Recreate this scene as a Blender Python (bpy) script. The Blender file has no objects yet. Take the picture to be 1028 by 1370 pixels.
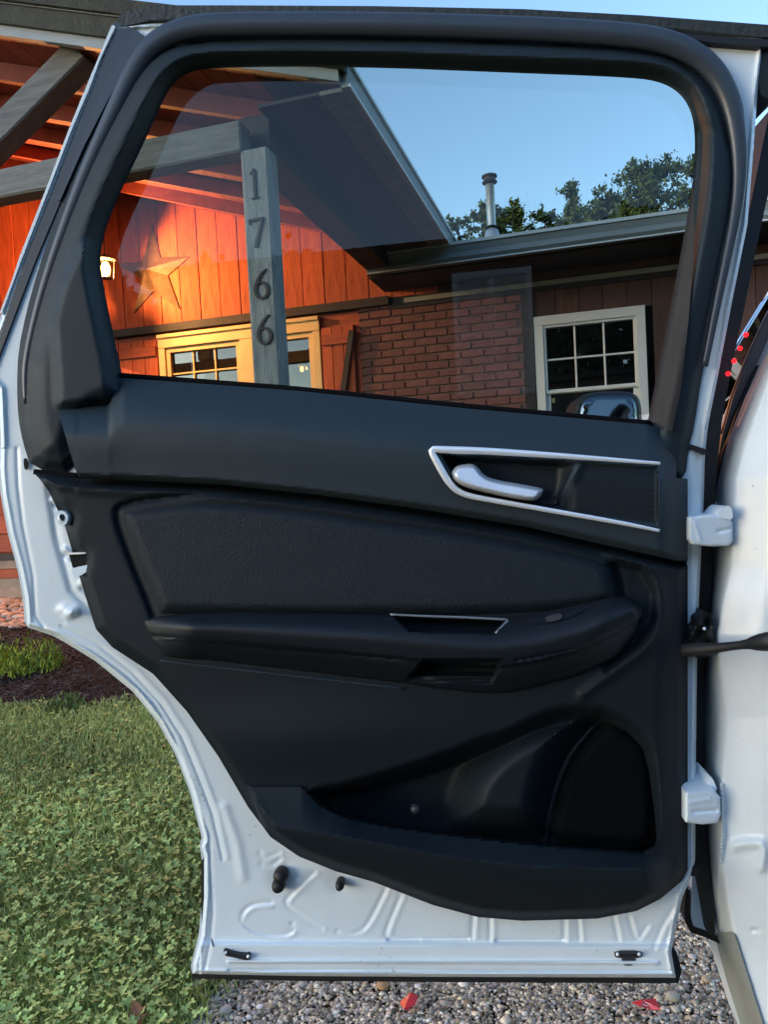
import bpy, math, random
import numpy as np
from mathutils import Vector, Matrix
from mathutils.geometry import delaunay_2d_cdt
random.seed(7); rng = np.random.default_rng(7)
R = math.radians
S = bpy.context.scene

# ------------------------------------------------------------------ camera
F_PX, CX, CY = 997.0, 514.0, 685.0          # focal length and centre in photo pixels (1028 x 1370)
CAM = np.array([0.0, 0.0, 1.02]); PITCH, ROLL = R(2.0), R(3.0)
cd = bpy.data.cameras.new('camera'); cam = bpy.data.objects.new('camera', cd); S.collection.objects.link(cam)
cd.sensor_fit = 'VERTICAL'; cd.sensor_height = 36.0; cd.sensor_width = 27.0; cd.lens = F_PX / 1370 * 36
cd.clip_start = 0.02; cd.clip_end = 1500
fw = Vector((0, math.cos(PITCH), -math.sin(PITCH)))
r0 = Vector((1, 0, 0)); u0 = r0.cross(fw)
rt = r0 * math.cos(ROLL) - u0 * math.sin(ROLL); up = rt.cross(fw)
m = Matrix((rt, up, -fw)).transposed().to_4x4(); m.translation = Vector(CAM); cam.matrix_world = m
S.camera = cam
S.render.resolution_x, S.render.resolution_y = 769, 1024

# ------------------------------------------------------------------ world and sun (dusk)
SUN_EL, SUN_ROT = R(14.0), R(242.0)
w = bpy.data.worlds.new('World'); S.world = w; w.use_nodes = True
nt = w.node_tree; bg = nt.nodes['Background']
sky = nt.nodes.new('ShaderNodeTexSky'); sky.sky_type = 'NISHITA'; sky.sun_disc = False
sky.sun_elevation = SUN_EL; sky.sun_rotation = SUN_ROT; sky.air_density = 1.0; sky.dust_density = 0.6; sky.ozone_density = 2.5
nt.links.new(sky.outputs[0], bg.inputs[0]); bg.inputs[1].default_value = 0.10
sl = bpy.data.lights.new('sun', 'SUN'); sl.energy = 0.10; sl.angle = R(35); sl.color = (1, .99, .98)
so = bpy.data.objects.new('sun', sl); S.collection.objects.link(so)
sd_ = Vector((math.sin(SUN_ROT) * math.cos(SUN_EL), math.cos(SUN_ROT) * math.cos(SUN_EL), math.sin(SUN_EL)))
so.rotation_euler = sd_.to_track_quat('Z', 'Y').to_euler()
S.view_settings.view_transform = 'Standard'; S.view_settings.look = 'None'
S.view_settings.exposure = 2.25; S.view_settings.gamma = 1; S.view_settings.use_curve_mapping = False
S.render.engine = 'CYCLES'
S.cycles.max_bounces = 8; S.cycles.transparent_max_bounces = 12; S.cycles.caustics_reflective = False; S.cycles.caustics_refractive = False

# ------------------------------------------------------------------ helpers: objects
COL = S.collection
def tagk(o, label=None, cat=None, group=None, kind=None):
    if label: o['label'] = label
    if cat: o['category'] = cat
    if group: o['group'] = group
    if kind: o['kind'] = kind
    return o
def empty(name, loc=(0, 0, 0), rz=0, **k):
    o = bpy.data.objects.new(name, None); o.location = loc; o.rotation_euler = (0, 0, rz); o.empty_display_size = .1
    COL.objects.link(o); return tagk(o, **k)
def mk(name, verts, faces, mat, parent=None, smooth=False, loc=None, **k):
    me = bpy.data.meshes.new(name)
    if isinstance(verts, np.ndarray): verts = verts.tolist()
    me.from_pydata([tuple(v) for v in verts], [], faces); me.update()
    if mat: me.materials.append(mat)
    if smooth: me.shade_smooth()
    o = bpy.data.objects.new(name, me); COL.objects.link(o)
    if parent: o.parent = parent
    if loc is not None: o.location = loc
    return tagk(o, **k)
def mk_np(name, V, tris, mat, parent=None, smooth=False, colors=None, **k):
    """fast path for big triangle meshes"""
    me = bpy.data.meshes.new(name); n = len(V); t = len(tris)
    me.vertices.add(n); me.vertices.foreach_set('co', np.asarray(V, np.float32).ravel())
    me.loops.add(3 * t); me.loops.foreach_set('vertex_index', np.asarray(tris, np.int32).ravel())
    me.polygons.add(t); me.polygons.foreach_set('loop_start', np.arange(0, 3 * t, 3, dtype=np.int32))
    me.update(calc_edges=True); me.validate()
    if colors is not None:
        a = me.color_attributes.new('tone', 'FLOAT_COLOR', 'POINT')
        c = np.ones((n, 4), np.float32); c[:, :3] = colors; a.data.foreach_set('color', c.ravel())
    me.materials.append(mat)
    if smooth: me.shade_smooth()
    o = bpy.data.objects.new(name, me); COL.objects.link(o)
    if parent: o.parent = parent
    return tagk(o, **k)
def link_copy(o, parent=None, loc=None, rot=None, scale=None):
    c = o.copy(); COL.objects.link(c)
    if parent is not None: c.parent = parent
    if loc is not None: c.location = loc
    if rot is not None: c.rotation_euler = rot
    if scale is not None: c.scale = scale
    return c
def box_vf(x0, x1, y0, y1, z0, z1, b=0.0):
    """box with optional bevel, 8 or 24 verts"""
    if b <= 0:
        v = [(x, y, z) for x in (x0, x1) for y in (y0, y1) for z in (z0, z1)]
        f = [(0, 1, 3, 2), (4, 6, 7, 5), (0, 4, 5, 1), (2, 3, 7, 6), (0, 2, 6, 4), (1, 5, 7, 3)]
        return v, f
    import bmesh
    bm = bmesh.new(); bmesh.ops.create_cube(bm, size=1)
    for q in bm.verts:
        q.co = Vector(((x0 + x1) / 2 + q.co.x * (x1 - x0), (y0 + y1) / 2 + q.co.y * (y1 - y0), (z0 + z1) / 2 + q.co.z * (z1 - z0)))
    bmesh.ops.bevel(bm, geom=bm.edges[:], offset=b, segments=1, affect='EDGES')
    bm.verts.index_update()
    v = [tuple(q.co) for q in bm.verts]; f = [tuple(x.index for x in p.verts) for p in bm.faces]; bm.free()
    return v, f
def box(name, x0, x1, y0, y1, z0, z1, mat, parent=None, b=0.0, **k):
    """box whose origin sits at its own centre"""
    c = ((x0 + x1) / 2, (y0 + y1) / 2, (z0 + z1) / 2)
    v, f = box_vf(x0 - c[0], x1 - c[0], y0 - c[1], y1 - c[1], z0 - c[2], z1 - c[2], b)
    return mk(name, v, f, mat, parent, loc=c, **k)
def join_vf(parts):
    V, Fa = [], []
    for v, f in parts:
        n = len(V); V += [tuple(q) for q in v]; Fa += [tuple(i + n for i in p) for p in f]
    return V, Fa
def beam_vf(a, b, wd, ht, upv=(0, 0, 1), bev=0):
    """rectangular bar from a to b; wd across, ht along upv"""
    a, b = Vector(a), Vector(b); d = (b - a); L = d.length; d.normalize()
    side = d.cross(Vector(upv)).normalized(); u = side.cross(d)
    v, f = box_vf(0, L, -wd / 2, wd / 2, -ht / 2, ht / 2, bev)
    return [tuple(a + d * q[0] + side * q[1] + u * q[2]) for q in v], f
def lathe_vf(profile, seg=24, axis_o=(0, 0, 0)):
    V, Fa = [], []; n = len(profile)
    for i in range(seg):
        a = 2 * math.pi * i / seg
        for r, z in profile: V.append((axis_o[0] + r * math.cos(a), axis_o[1] + r * math.sin(a), axis_o[2] + z))
    for i in range(seg):
        j = (i + 1) % seg
        for k in range(n - 1): Fa.append((i * n + k, j * n + k, j * n + k + 1, i * n + k + 1))
    return V, Fa
def prism_vf(poly, y0, y1):
    """polygon in x,z extruded along y"""
    n = len(poly); V = [(p[0], y0, p[1]) for p in poly] + [(p[0], y1, p[1]) for p in poly]
    return V, [tuple(range(n)), tuple(range(2 * n - 1, n - 1, -1))] + [(i, (i + 1) % n + 0, (i + 1) % n + n, i + n)[::-1] for i in range(n)]

# ------------------------------------------------------------------ helpers: materials
def mat(name, base, rough=.6, metal=0.0, spec=.5, var=.0, vscale=8.0, bump=0.0, bscale=40.0, coat=0.0, attr=False,
        var2=None, stretch=None, trans=0.0, wave=None):
    m = bpy.data.materials.new(name); m.use_nodes = True; t = m.node_tree; N = t.nodes; L = t.links
    p = N['Principled BSDF']; p.inputs['Roughness'].default_value = rough; p.inputs['Metallic'].default_value = metal
    p.inputs['Specular IOR Level'].default_value = spec; p.inputs['Coat Weight'].default_value = coat; p.inputs['Coat Roughness'].default_value = .08
    tc = N.new('ShaderNodeTexCoord'); mp = N.new('ShaderNodeMapping'); L.new(tc.outputs['Object'], mp.inputs[0])
    if stretch: mp.inputs['Scale'].default_value = stretch
    src = None
    if attr:
        a = N.new('ShaderNodeVertexColor'); a.layer_name = 'tone'; src = a.outputs[0]
    if var > 0 or var2:
        n = N.new('ShaderNodeTexNoise'); n.inputs['Scale'].default_value = vscale; n.inputs['Detail'].default_value = 6; n.inputs['Roughness'].default_value = .65
        L.new(mp.outputs[0], n.inputs['Vector'])
        oi = N.new('ShaderNodeObjectInfo')
        rp = N.new('ShaderNodeMapRange'); rp.inputs[1].default_value = .3; rp.inputs[2].default_value = .7
        L.new(n.outputs[0], rp.inputs[0])
        mx = N.new('ShaderNodeMix'); mx.data_type = 'RGBA'; L.new(rp.outputs[0], mx.inputs[0])
        b = base; c2 = var2 or tuple(x * (1 - var) for x in b)
        mx.inputs[6].default_value = (*b, 1); mx.inputs[7].default_value = (*c2, 1)
        out = mx.outputs[2]
        if src is not None:
            ml = N.new('ShaderNodeMix'); ml.data_type = 'RGBA'; ml.blend_type = 'MULTIPLY'; ml.inputs[0].default_value = 1
            L.new(src, ml.inputs[6]); L.new(out, ml.inputs[7]); out = ml.outputs[2]
        hv = N.new('ShaderNodeHueSaturation'); mr = N.new('ShaderNodeMapRange'); mr.inputs[3].default_value = .82; mr.inputs[4].default_value = 1.15
        L.new(oi.outputs['Random'], mr.inputs[0]); L.new(mr.outputs[0], hv.inputs['Value']); L.new(out, hv.inputs['Color'])
        L.new(hv.outputs[0], p.inputs['Base Color'])
        rr = N.new('ShaderNodeMapRange'); rr.inputs[3].default_value = max(0, rough - .08); rr.inputs[4].default_value = min(1, rough + .08)
        L.new(n.outputs[0], rr.inputs[0]); L.new(rr.outputs[0], p.inputs['Roughness'])
    elif src is not None: L.new(src, p.inputs['Base Color'])
    else: p.inputs['Base Color'].default_value = (*base, 1)
    if bump > 0:
        n2 = N.new('ShaderNodeTexNoise'); n2.inputs['Scale'].default_value = bscale; n2.inputs['Detail'].default_value = 4; L.new(mp.outputs[0], n2.inputs['Vector'])
        bp = N.new('ShaderNodeBump'); bp.inputs['Strength'].default_value = bump; bp.inputs['Distance'].default_value = .01
        L.new(n2.outputs[0], bp.inputs['Height']); L.new(bp.outputs[0], p.inputs['Normal'])
    return m
def glass_mat(name, tint, refl=1.0, ior=1.5, rough=0.0):
    m = bpy.data.materials.new(name); m.use_nodes = True; t = m.node_tree; N = t.nodes; L = t.links; N.remove(N['Principled BSDF'])
    tr = N.new('ShaderNodeBsdfTransparent'); tr.inputs[0].default_value = (*tint, 1)
    gl = N.new('ShaderNodeBsdfGlossy'); gl.inputs['Roughness'].default_value = rough
    fr = N.new('ShaderNodeFresnel'); fr.inputs[0].default_value = ior
    mu = N.new('ShaderNodeMath'); mu.operation = 'MULTIPLY'; mu.inputs[1].default_value = refl; mu.use_clamp = True; L.new(fr.outputs[0], mu.inputs[0])
    ms = N.new('ShaderNodeMixShader'); L.new(mu.outputs[0], ms.inputs[0]); L.new(tr.outputs[0], ms.inputs[1]); L.new(gl.outputs[0], ms.inputs[2])
    L.new(ms.outputs[0], N['Material Output'].inputs[0]); return m
def emit_mat(name, col, st):
    m = bpy.data.materials.new(name); m.use_nodes = True; t = m.node_tree; t.nodes.remove(t.nodes['Principled BSDF'])
    e = t.nodes.new('ShaderNodeEmission'); e.inputs[0].default_value = (*col, 1); e.inputs[1].default_value = st
    t.links.new(e.outputs[0], t.nodes['Material Output'].inputs[0]); return m

M = {}
M['paint'] = mat('white_car_paint', (.69, .775, .82), .40, var=.07, vscale=14, coat=.15, bump=.03, bscale=500)
def speckle(m, col, scale, th, stretch=None):
    t = m.node_tree; N = t.nodes; L = t.links; p = N['Principled BSDF']; src = p.inputs['Base Color'].links[0].from_socket
    tc = N.new('ShaderNodeTexCoord'); n = N.new('ShaderNodeTexNoise'); n.inputs['Scale'].default_value = scale; n.inputs['Detail'].default_value = 3; L.new(tc.outputs['Object'], n.inputs['Vector'])
    n2 = N.new('ShaderNodeTexNoise'); n2.inputs['Scale'].default_value = 7; L.new(tc.outputs['Object'], n2.inputs['Vector'])
    ad = N.new('ShaderNodeMath'); ad.operation = 'MULTIPLY_ADD'; ad.inputs[1].default_value = .25; L.new(n2.outputs[0], ad.inputs[0]); L.new(n.outputs[0], ad.inputs[2])
    r_ = N.new('ShaderNodeMapRange'); r_.inputs[1].default_value = th; r_.inputs[2].default_value = th + .03; L.new(ad.outputs[0], r_.inputs[0])
    mu = N.new('ShaderNodeMath'); mu.operation = 'MULTIPLY'; mu.inputs[1].default_value = .65; L.new(r_.outputs[0], mu.inputs[0])
    mx = N.new('ShaderNodeMix'); mx.data_type = 'RGBA'; mx.inputs[7].default_value = (*col, 1); L.new(mu.outputs[0], mx.inputs[0]); L.new(src, mx.inputs[6]); L.new(mx.outputs[2], p.inputs['Base Color'])
speckle(M['paint'], (.20, .17, .14), 190, .855)
M['trim'] = mat('charcoal_door_plastic', (.025, .040, .052), .56, var=.12, vscale=30, bump=.10, bscale=700, spec=.3)
M['card'] = mat('shaded_card_plastic', (.0065, .0130, .0180), .62, var=.12, vscale=30, bump=.12, bscale=700, spec=.22)  # shade of the lower door put into the colour, darker than the trim
M['frame'] = mat('charcoal_frame_vinyl', (.014, .026, .035), .58, var=.10, vscale=25, bump=.08, bscale=600, spec=.28)
M['dark'] = mat('black_lower_plastic', (.007, .011, .016), .50, var=.12, vscale=30, bump=.12, bscale=600, spec=.3)
M['pad'] = mat('black_vinyl_pad', (.0075, .0140, .0195), .62, var=.10, vscale=40, bump=.25, bscale=420, spec=.25)
M['rubber'] = mat('black_rubber', (.008, .009, .011), .6, var=.2, vscale=40)
M['lip'] = mat('satin_black_seal', (.034, .044, .058), .36, var=.12, vscale=60)
M['mossy'] = mat('dusty_black_moulding', (.018, .022, .020), .6, var2=(.03, .036, .032), vscale=90, bump=.3, bscale=120)
M['void'] = mat('black_recess_plastic', (.004, .005, .006), .7, spec=.2)
M['chrome'] = mat('satin_chrome', (.84, .87, .90), .36, metal=.5, var=.05, vscale=50)
M['grey2'] = mat('pale_grey_edge', (.16, .18, .20), .4)
M['gap'] = mat('black_joint', (.003, .003, .004), .8, spec=.1)

# ------------------------------------------------------------------ helpers: planes of the place
FW, RT, UP = np.array(fw), np.array(rt), np.array(up)
def rays(x, y):
    x = np.asarray(x, float); y = np.asarray(y, float)
    return FW + np.multiply.outer((x - CX) / F_PX, RT) + np.multiply.outer(-(y - CY) / F_PX, UP)
YAW = R(4.6); DIST = 0.95
DW = np.array([-math.sin(YAW), -math.cos(YAW), 0.0]); DP = CAM + DIST * FW    # the opened door's inner face
def D(x, y, wv=0.0):
    """point on the door, wv metres proud of its painted inner panel"""
    r = rays(x, y); t = (np.dot(DP - CAM, DW) + np.asarray(wv, float)) / np.dot(r, DW)
    return CAM + r * t[..., None]
HA = R(16.0); H0 = np.array([0.0, 6.9, 0.0]); HN = np.array([-math.sin(HA), -math.cos(HA), 0.0]); HE = np.array([math.cos(HA), -math.sin(HA), 0.0])
def H(x, y, off=0.0):
    """(s, h) on the house front, off metres out from the wall"""
    r = rays(x, y); t = (np.dot(H0 - CAM, HN) + off) / np.dot(r, HN); p = CAM + r * t - H0
    return float(np.dot(p, HE)), float(p[2])
def G(x, y, z=0.0):
    r = rays(x, y); t = (z - CAM[2]) / r[2]; return CAM + r * t

def chaikin(p, it=2, closed=True):
    p = np.asarray(p, float)
    for _ in range(it):
        if closed:
            q = np.roll(p, -1, 0); a = p * .75 + q * .25; b = p * .25 + q * .75
            p = np.stack([a, b], 1).reshape(-1, p.shape[1])
        else:
            a = p[:-1] * .75 + p[1:] * .25; b = p[:-1] * .25 + p[1:] * .75
            p = np.vstack([p[:1], np.stack([a, b], 1).reshape(-1, p.shape[1])[1:-1], p[-1:]])
    return p
def resample(p, sp, closed=True):
    p = np.asarray(p, float)
    if closed: p = np.vstack([p, p[:1]])
    d = np.r_[0, np.cumsum(np.linalg.norm(np.diff(p[:, :2], axis=0), axis=1))]
    n = max(3, int(round(d[-1] / sp))); t = np.linspace(0, d[-1], n + 1)
    q = np.stack([np.interp(t, d, p[:, i]) for i in range(p.shape[1])], 1)
    return q[:-1] if closed else q
def dist(P, line, closed=False):
    a = np.asarray(line, float)[:, :2]
    b = np.roll(a, -1, 0) if closed else a[1:]
    if not closed: a = a[:-1]
    X = np.ascontiguousarray(P[:, 0], np.float32); Y = np.ascontiguousarray(P[:, 1], np.float32)
    best = np.full(len(P), 1e12, np.float32)
    for p, q in zip(a, b):
        ex, ey = np.float32(q - p); L2 = max(float(ex * ex + ey * ey), 1e-9); dx = X - np.float32(p[0]); dy = Y - np.float32(p[1])
        t = (dx * ex + dy * ey) / np.float32(L2); np.minimum(np.maximum(t, 0, out=t), 1, out=t)
        dx -= t * ex; dy -= t * ey; dx *= dx; dy *= dy; dx += dy; np.minimum(best, dx, out=best)
    return np.sqrt(best).astype(float)
def inside(P, poly):
    a = np.asarray(poly, float)[:, :2]; b = np.roll(a, -1, 0); c = np.zeros(len(P), bool)
    x, y = P[:, 0], P[:, 1]
    for (x1, y1), (x2, y2) in zip(a, b):
        if y1 == y2: continue
        c ^= ((y1 > y) != (y2 > y)) & (x < (x2 - x1) * (y - y1) / (y2 - y1) + x1)
    return c
def sdf(P, poly):
    d = dist(P, poly, True); return np.where(inside(P, poly), -d, d)
def ss(x, a=0.0, b=1.0):
    t = np.clip((x - a) / (b - a), 0, 1); return t * t * (3 - 2 * t)
def fy(x, pts):
    p = np.asarray(pts, float); return np.interp(x, p[:, 0], p[:, 1])

def relief(name, outline, wfun, m, parent=None, sp=4.0, holes=(), thick=.012, smooth=True, back=False, place=None, **k):
    """a moulded sheet: outline in the door plane, height wfun, edges turned back by thick"""
    place = place or D
    ol = resample(outline, sp); hs = [resample(h, sp) for h in holes]
    x0, y0 = ol.min(0); x1, y1 = ol.max(0)
    gx, gy = np.meshgrid(np.arange(x0, x1, sp), np.arange(y0, y1, sp * .866)); gx = gx.copy(); gx[1::2] += sp / 2
    P = np.stack([gx.ravel(), gy.ravel()], 1)
    keep = sdf(P, outline) < -sp * .55
    for h in holes: keep &= sdf(P, h) > sp * .55
    P = P[keep]
    pts = [*ol]; edges = [(i, (i + 1) % len(ol)) for i in range(len(ol))]
    for h in hs:
        n = len(pts); pts += [*h]; edges += [(n + i, n + (i + 1) % len(h)) for i in range(len(h))]
    pts = np.vstack([np.array(pts), P])
    vs, es, fs, *_ = delaunay_2d_cdt([Vector(q) for q in pts.tolist()], edges, [], 0, 1e-5)
    V2 = np.array([tuple(v) for v in vs]); T = np.array([f for f in fs if len(f) == 3])
    nb = len(ol) + sum(len(h) for h in hs)
    c = V2[T].mean(1); ok = np.ones(len(T), bool); q = (T < nb).all(1); k_ = inside(c[q], ol)
    for h in hs: k_ &= ~inside(c[q], h)
    ok[q] = k_
    T = T[ok]
    a = V2[T]; ar = (a[:, 1, 0] - a[:, 0, 0]) * (a[:, 2, 1] - a[:, 0, 1]) - (a[:, 1, 1] - a[:, 0, 1]) * (a[:, 2, 0] - a[:, 0, 0])
    T[ar > 0] = T[ar > 0][:, ::-1]          # image y points down: face the viewer
    W = wfun(V2) if callable(wfun) else np.full(len(V2), float(wfun))
    V3 = place(V2[:, 0], V2[:, 1], W)
    if thick > 0:
        from collections import Counter
        E = {}
        for t in T.tolist():
            for i in range(3):
                e = (t[i], t[(i + 1) % 3]); E[e] = 1
        bd = [e for e in E if (e[1], e[0]) not in E]
        bv = sorted({i for e in bd for i in e}); mp = {v: len(V3) + i for i, v in enumerate(bv)}
        bk = V3[bv] - DW * thick; ho = np.array([len(ol) <= i < nb for i in bv])
        if ho.any(): bk[ho] = place(V2[bv][ho, 0], V2[bv][ho, 1], W[bv][ho] - thick)
        V3 = np.vstack([V3, bk])
        sk = []
        for p, q in bd: sk += [(q, p, mp[p]), (q, mp[p], mp[q])]
        T2 = np.vstack([T, np.array(sk)])
        if back: T2 = np.vstack([T2])
        T = T2
    o = mk_np(name, V3, T, m, parent, smooth=False, **k)
    if smooth:
        o.data.shade_smooth(); o.data.set_sharp_from_angle(angle=R(38))
    return o
def tube_pts(P, rad, seg=10, flat=1.0, nrm=None, closed=False, cap=True):
    P = np.asarray(P, float); n = len(P); rad = np.broadcast_to(np.asarray(rad, float), (n,))
    V, Fa = [], []
    for i in range(n):
        a = P[(i - 1) % n] if (closed or i > 0) else P[i]; b = P[(i + 1) % n] if (closed or i < n - 1) else P[i]
        t = Vector(b - a).normalized(); nn = Vector(nrm if nrm is not None else (0, 0, 1))
        s = t.cross(nn)
        if s.length < 1e-4: s = t.cross(Vector((1, 0, 0)))
        s.normalize(); u = s.cross(t)
        for k in range(seg):
            an = 2 * math.pi * k / seg
            V.append(tuple(Vector(P[i]) + s * math.cos(an) * rad[i] + u * math.sin(an) * rad[i] * flat))
    for i in range(n if closed else n - 1):
        j = (i + 1) % n
        for k in range(seg):
            l = (k + 1) % seg; Fa.append((i * seg + k, i * seg + l, j * seg + l, j * seg + k))
    if cap and not closed: Fa += [tuple(range(seg))[::-1], tuple((n - 1) * seg + k for k in range(seg))]
    return V, Fa
def dtube(name, line, wv, rpx, m, parent, flat=1.0, it=2, sp=8, closed=False, seg=10, **k):
    """a bead along a line on the door; rpx: radius in photo pixels (about 0.95 mm each)"""
    ln = np.asarray(line, float)
    if ln.shape[1] == 2: ln = np.hstack([ln, np.full((len(ln), 1), rpx)])
    ln = resample(chaikin(ln, it, closed), sp, closed)
    wv = wv(ln) if callable(wv) else wv
    P = D(ln[:, 0], ln[:, 1], wv)
    V, Fa = tube_pts(P, ln[:, 2] * .00095, seg, flat, DW, closed)
    return mk(name, V, Fa, m, parent, smooth=True, **k)
def bump_line(P, line, wd, amp, closed=False):
    l = np.asarray(line, float); r = 3 * wd; a0, b0 = l.min(0)[:2] - r, l.max(0)[:2] + r
    k = (P[:, 0] > a0[0]) & (P[:, 0] < b0[0]) & (P[:, 1] > a0[1]) & (P[:, 1] < b0[1]); o = np.zeros(len(P))
    if k.any(): o[k] = amp * np.exp(-(dist(P[k], l, closed) / wd) ** 2)
    return o

# ================================================================== THE CAR
car = empty('suv', tuple(D(960, 900, -.05) * np.array([1, 1, 0])), label='white SUV with its rear door swung wide open beside the lawn, black trim inside', cat='car')
CARL = car.location.copy()
def adopt(o, parent):
    """parent o keeping its place"""
    o.parent = parent
    o.matrix_parent_inverse = Matrix.Translation(-CARL) if parent is car else Matrix.Identity(4)
    return o

shell_out = np.array([(152,34),(133,80),(113,128),(95,172),(62,258),(28,345),(4,420),(-14,480),(-14,505),(-2,520),(1,590),(0,625),(3,660),(12,710),(26,762),(33,800),(36,838),
    (75,851),(130,884),(180,925),(213,965),(238,1010),(257,1060),(270,1110),(273,1122),(269,1133),(273,1146),(273,1200),(269,1250),(258,1290),(258,1303),
    (420,1306),(600,1307),(905,1308),(899,1274),(905,1240),(914,1200),(926,1172),(931,1150),(932,1000),(934,850),(938,760),(942,680),(944,610),(948,570),(962,500),(981,400),(1001,300),(1009,200),(1014,130),(1023,60),(1024,50),(700,40),(400,32),(200,30)], float)
win_hole = chaikin([(136,530),(130,440),(116,380),(108,345),(118,300),(140,250),(190,135),(210,98),(240,76),(290,68),(470,67),(700,74),(850,80),(915,94),(948,132),(956,185),(954,230),(944,300),(924,400),(904,490),(890,600),(620,572),(400,548)], 1)
card_hole = chaikin([(190,660),(560,700),(890,770),(905,900),(905,1150),(850,1190),(640,1190),(440,1140),(380,1110),(300,980),(210,860)], 1)
def shell_w(P):
    x, y = P.T
    w_ = np.zeros(len(P))
    edge = sdf(P, shell_out)
    w_ += -.004 + .010 * (1 - ss(-edge, 0, 5)) * 0 + .004 * ss(-edge, 0, 4)
    # folded flange down the wheel-arch side: a lip, a trough, then the flat
    arch = [(50,560),(48,640),(60,710),(72,770),(78,822),(115,842),(160,872),(205,912),(238,955),(262,1005),(283,1060),(296,1110),(300,1160),(303,1215),(306,1262)]
    la = [(22,600),(24,650),(30,700),(44,770),(47,822),(60,842),(120,868),(168,902),(205,940),(232,985),(252,1035),(268,1085),(280,1118),(281,1160),(285,1220),(281,1262),(274,1296)]
    w_ += bump_line(P, la, 2.4, -.0019)
    arc = [(82,838),(130,862),(175,898),(214,940),(243,985),(264,1035),(284,1088),(298,1150)]
    w_ += bump_line(P, arc, 2.0, -.0018) + bump_line(P, np.array(arc) + [7, -3], 3.4, .0012)
    w_ += .006 * ss(-dist(P, la) * np.where(edge < 0, 1, 1), -60, 0) * 0
    # raised rear land between the flange and the panel
    # pressed slots beside the panel
    for a, b in (((70,668),(92,682)), ((86,735),(112,748)), ((108,780),(136,800))):
        w_ += bump_line(P, [a, b], 3.0, .0075) + bump_line(P, [(a[0] + 2, a[1] + 8), (b[0] + 2, b[1] + 8)], 4, -.004)
    for a, b in (((66,640),(100,646)), ((78,690),(112,706)), ((98,748),(128,760))):
        w_ += bump_line(P, [a, b], 3.2, -.005)
    w_ += .012 * np.exp(-(((x - 92) / 10) ** 2 + ((y - 818) / 7) ** 2)) * (1 + .5 * np.sin((x + y) * .2))
    w_ += bump_line(P, [(66,652),(76,720),(96,790),(150,845)], 5, -.004)
    # pressings along the bottom
    dl = chaikin([(362,1208),(335,1210),(322,1226),(326,1240),(350,1250),(378,1252),(394,1246),(391,1236)], 2, False)
    w_ += bump_line(P, dl, 3.4, -.0020) + bump_line(P, dl + [1, 4], 3.6, .0015)
    for ln in ([(420,1168),(382,1203),(384,1212),(410,1230),(430,1242)], [(516,1190),(486,1252),(452,1246)], [(536,1200),(516,1246),(518,1256),(560,1256)],
               [(634,1222),(632,1254)], [(656,1226),(656,1256)], [(756,1226),(756,1258)], [(774,1228),(776,1256)], [(822,1226),(828,1256)], [(842,1226),(852,1262),(866,1240)],
               [(348,1142),(356,1148),(372,1142)], [(350,1156),(362,1160),(374,1150)], [(903,1215),(886,1240),(876,1268)], [(927,1180),(908,1226),(893,1262)]):
        c = chaikin(ln, 3, False); w_ += bump_line(P, c, 3.6, -.0014) + bump_line(P, c + [5, 1], 3.8, .0010)
    w_ += bump_line(P, [(520,1257),(626,1256)], 2, -.0035) + bump_line(P, [(664,1258),(752,1258)], 2, -.0035)
    w_ += bump_line(P, [(300,1080),(318,1130),(325,1172)], 7, .0022)           # long crease by the panel corner
    yb = fy(x, [(258,1262),(600,1264),(905,1266)])                                # stepped sill band
    w_ += np.where(x > 268, .0075 * ss(y, yb - 5, yb + 3) + .004 * bump_line(P, [(306,1286),(880,1288)], 2.2, 1.) - .0035 * bump_line(P, [(306,1298),(898,1300)], 1.6, 1.), 0)
    w_ += -.006 * ss(-edge, 8, 0) * (y > 600) + .0045 * np.exp(-((edge + 4) / 2.5) ** 2)
    # hollows holding the hinge side
    w_ += -.02 * ss(x, 925, 950) * ss(y, 560, 620)
    # dents round the drain plugs
    for cx, cy in ((376,1174), (455,1178)): w_ += -.003 * np.exp(-(((x - cx) / 16) ** 2 + ((y - cy) / 18) ** 2))
    return w_
door = relief('rear_door', shell_out, shell_w, M['paint'], car, sp=2.1, holes=[win_hole, card_hole], thick=.05)
adopt(door, car)
def adoor(o): o.parent = door; o.matrix_parent_inverse = Matrix.Translation(-CARL).inverted() @ Matrix.Translation(-CARL); return o
# outer skin, so that the door is a door from behind too
sk_out = shell_out * 1.0; sk_out[:, 0] += np.where(sk_out[:, 0] > 500, 0, -3)
skin = relief('outer_skin', sk_out, lambda P: -.052 - .02 * ss(P[:, 1], 500, 900) * ss(1400 - P[:, 1], 0, 300), M['paint'], None, sp=11, holes=[win_hole], thick=.006); adoor(skin)

# --- black outer mouldings round the door edge
lf = [(258,1308),(400,1311),(600,1312),(906,1312),(908,1304),(901,1272)]
def ribbon(name, pts_w, wv, m, sp=4, thick=.02, **k):
    """strip of varying width (px) along a line"""
    p = np.asarray(pts_w, float); p = resample(p, sp * 2, False)
    t = np.gradient(p[:, :2], axis=0); t /= np.linalg.norm(t, axis=1)[:, None]; n = np.stack([-t[:, 1], t[:, 0]], 1)
    ol = np.vstack([p[:, :2] + n * p[:, 2:3] / 2, (p[:, :2] - n * p[:, 2:3] / 2)[::-1]])
    return relief(name, ol, wv, m, sp=sp, thick=thick, **k)
adoor(ribbon('bottom_seal', [(256,1306,6),(400,1309,7),(600,1310,8),(906,1311,9)], -.008, M['rubber'], thick=.045))
adoor(ribbon('edge_seal', [(905,1315,7),(909,1300,8),(901,1272,9),(899,1268,6)], -.012, M['rubber'], thick=.04))
adoor(ribbon('edge_seal', [(276,1310,5),(272,1215,6),(272,1150,5)], -.035, M['rubber'], thick=.02))
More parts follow.
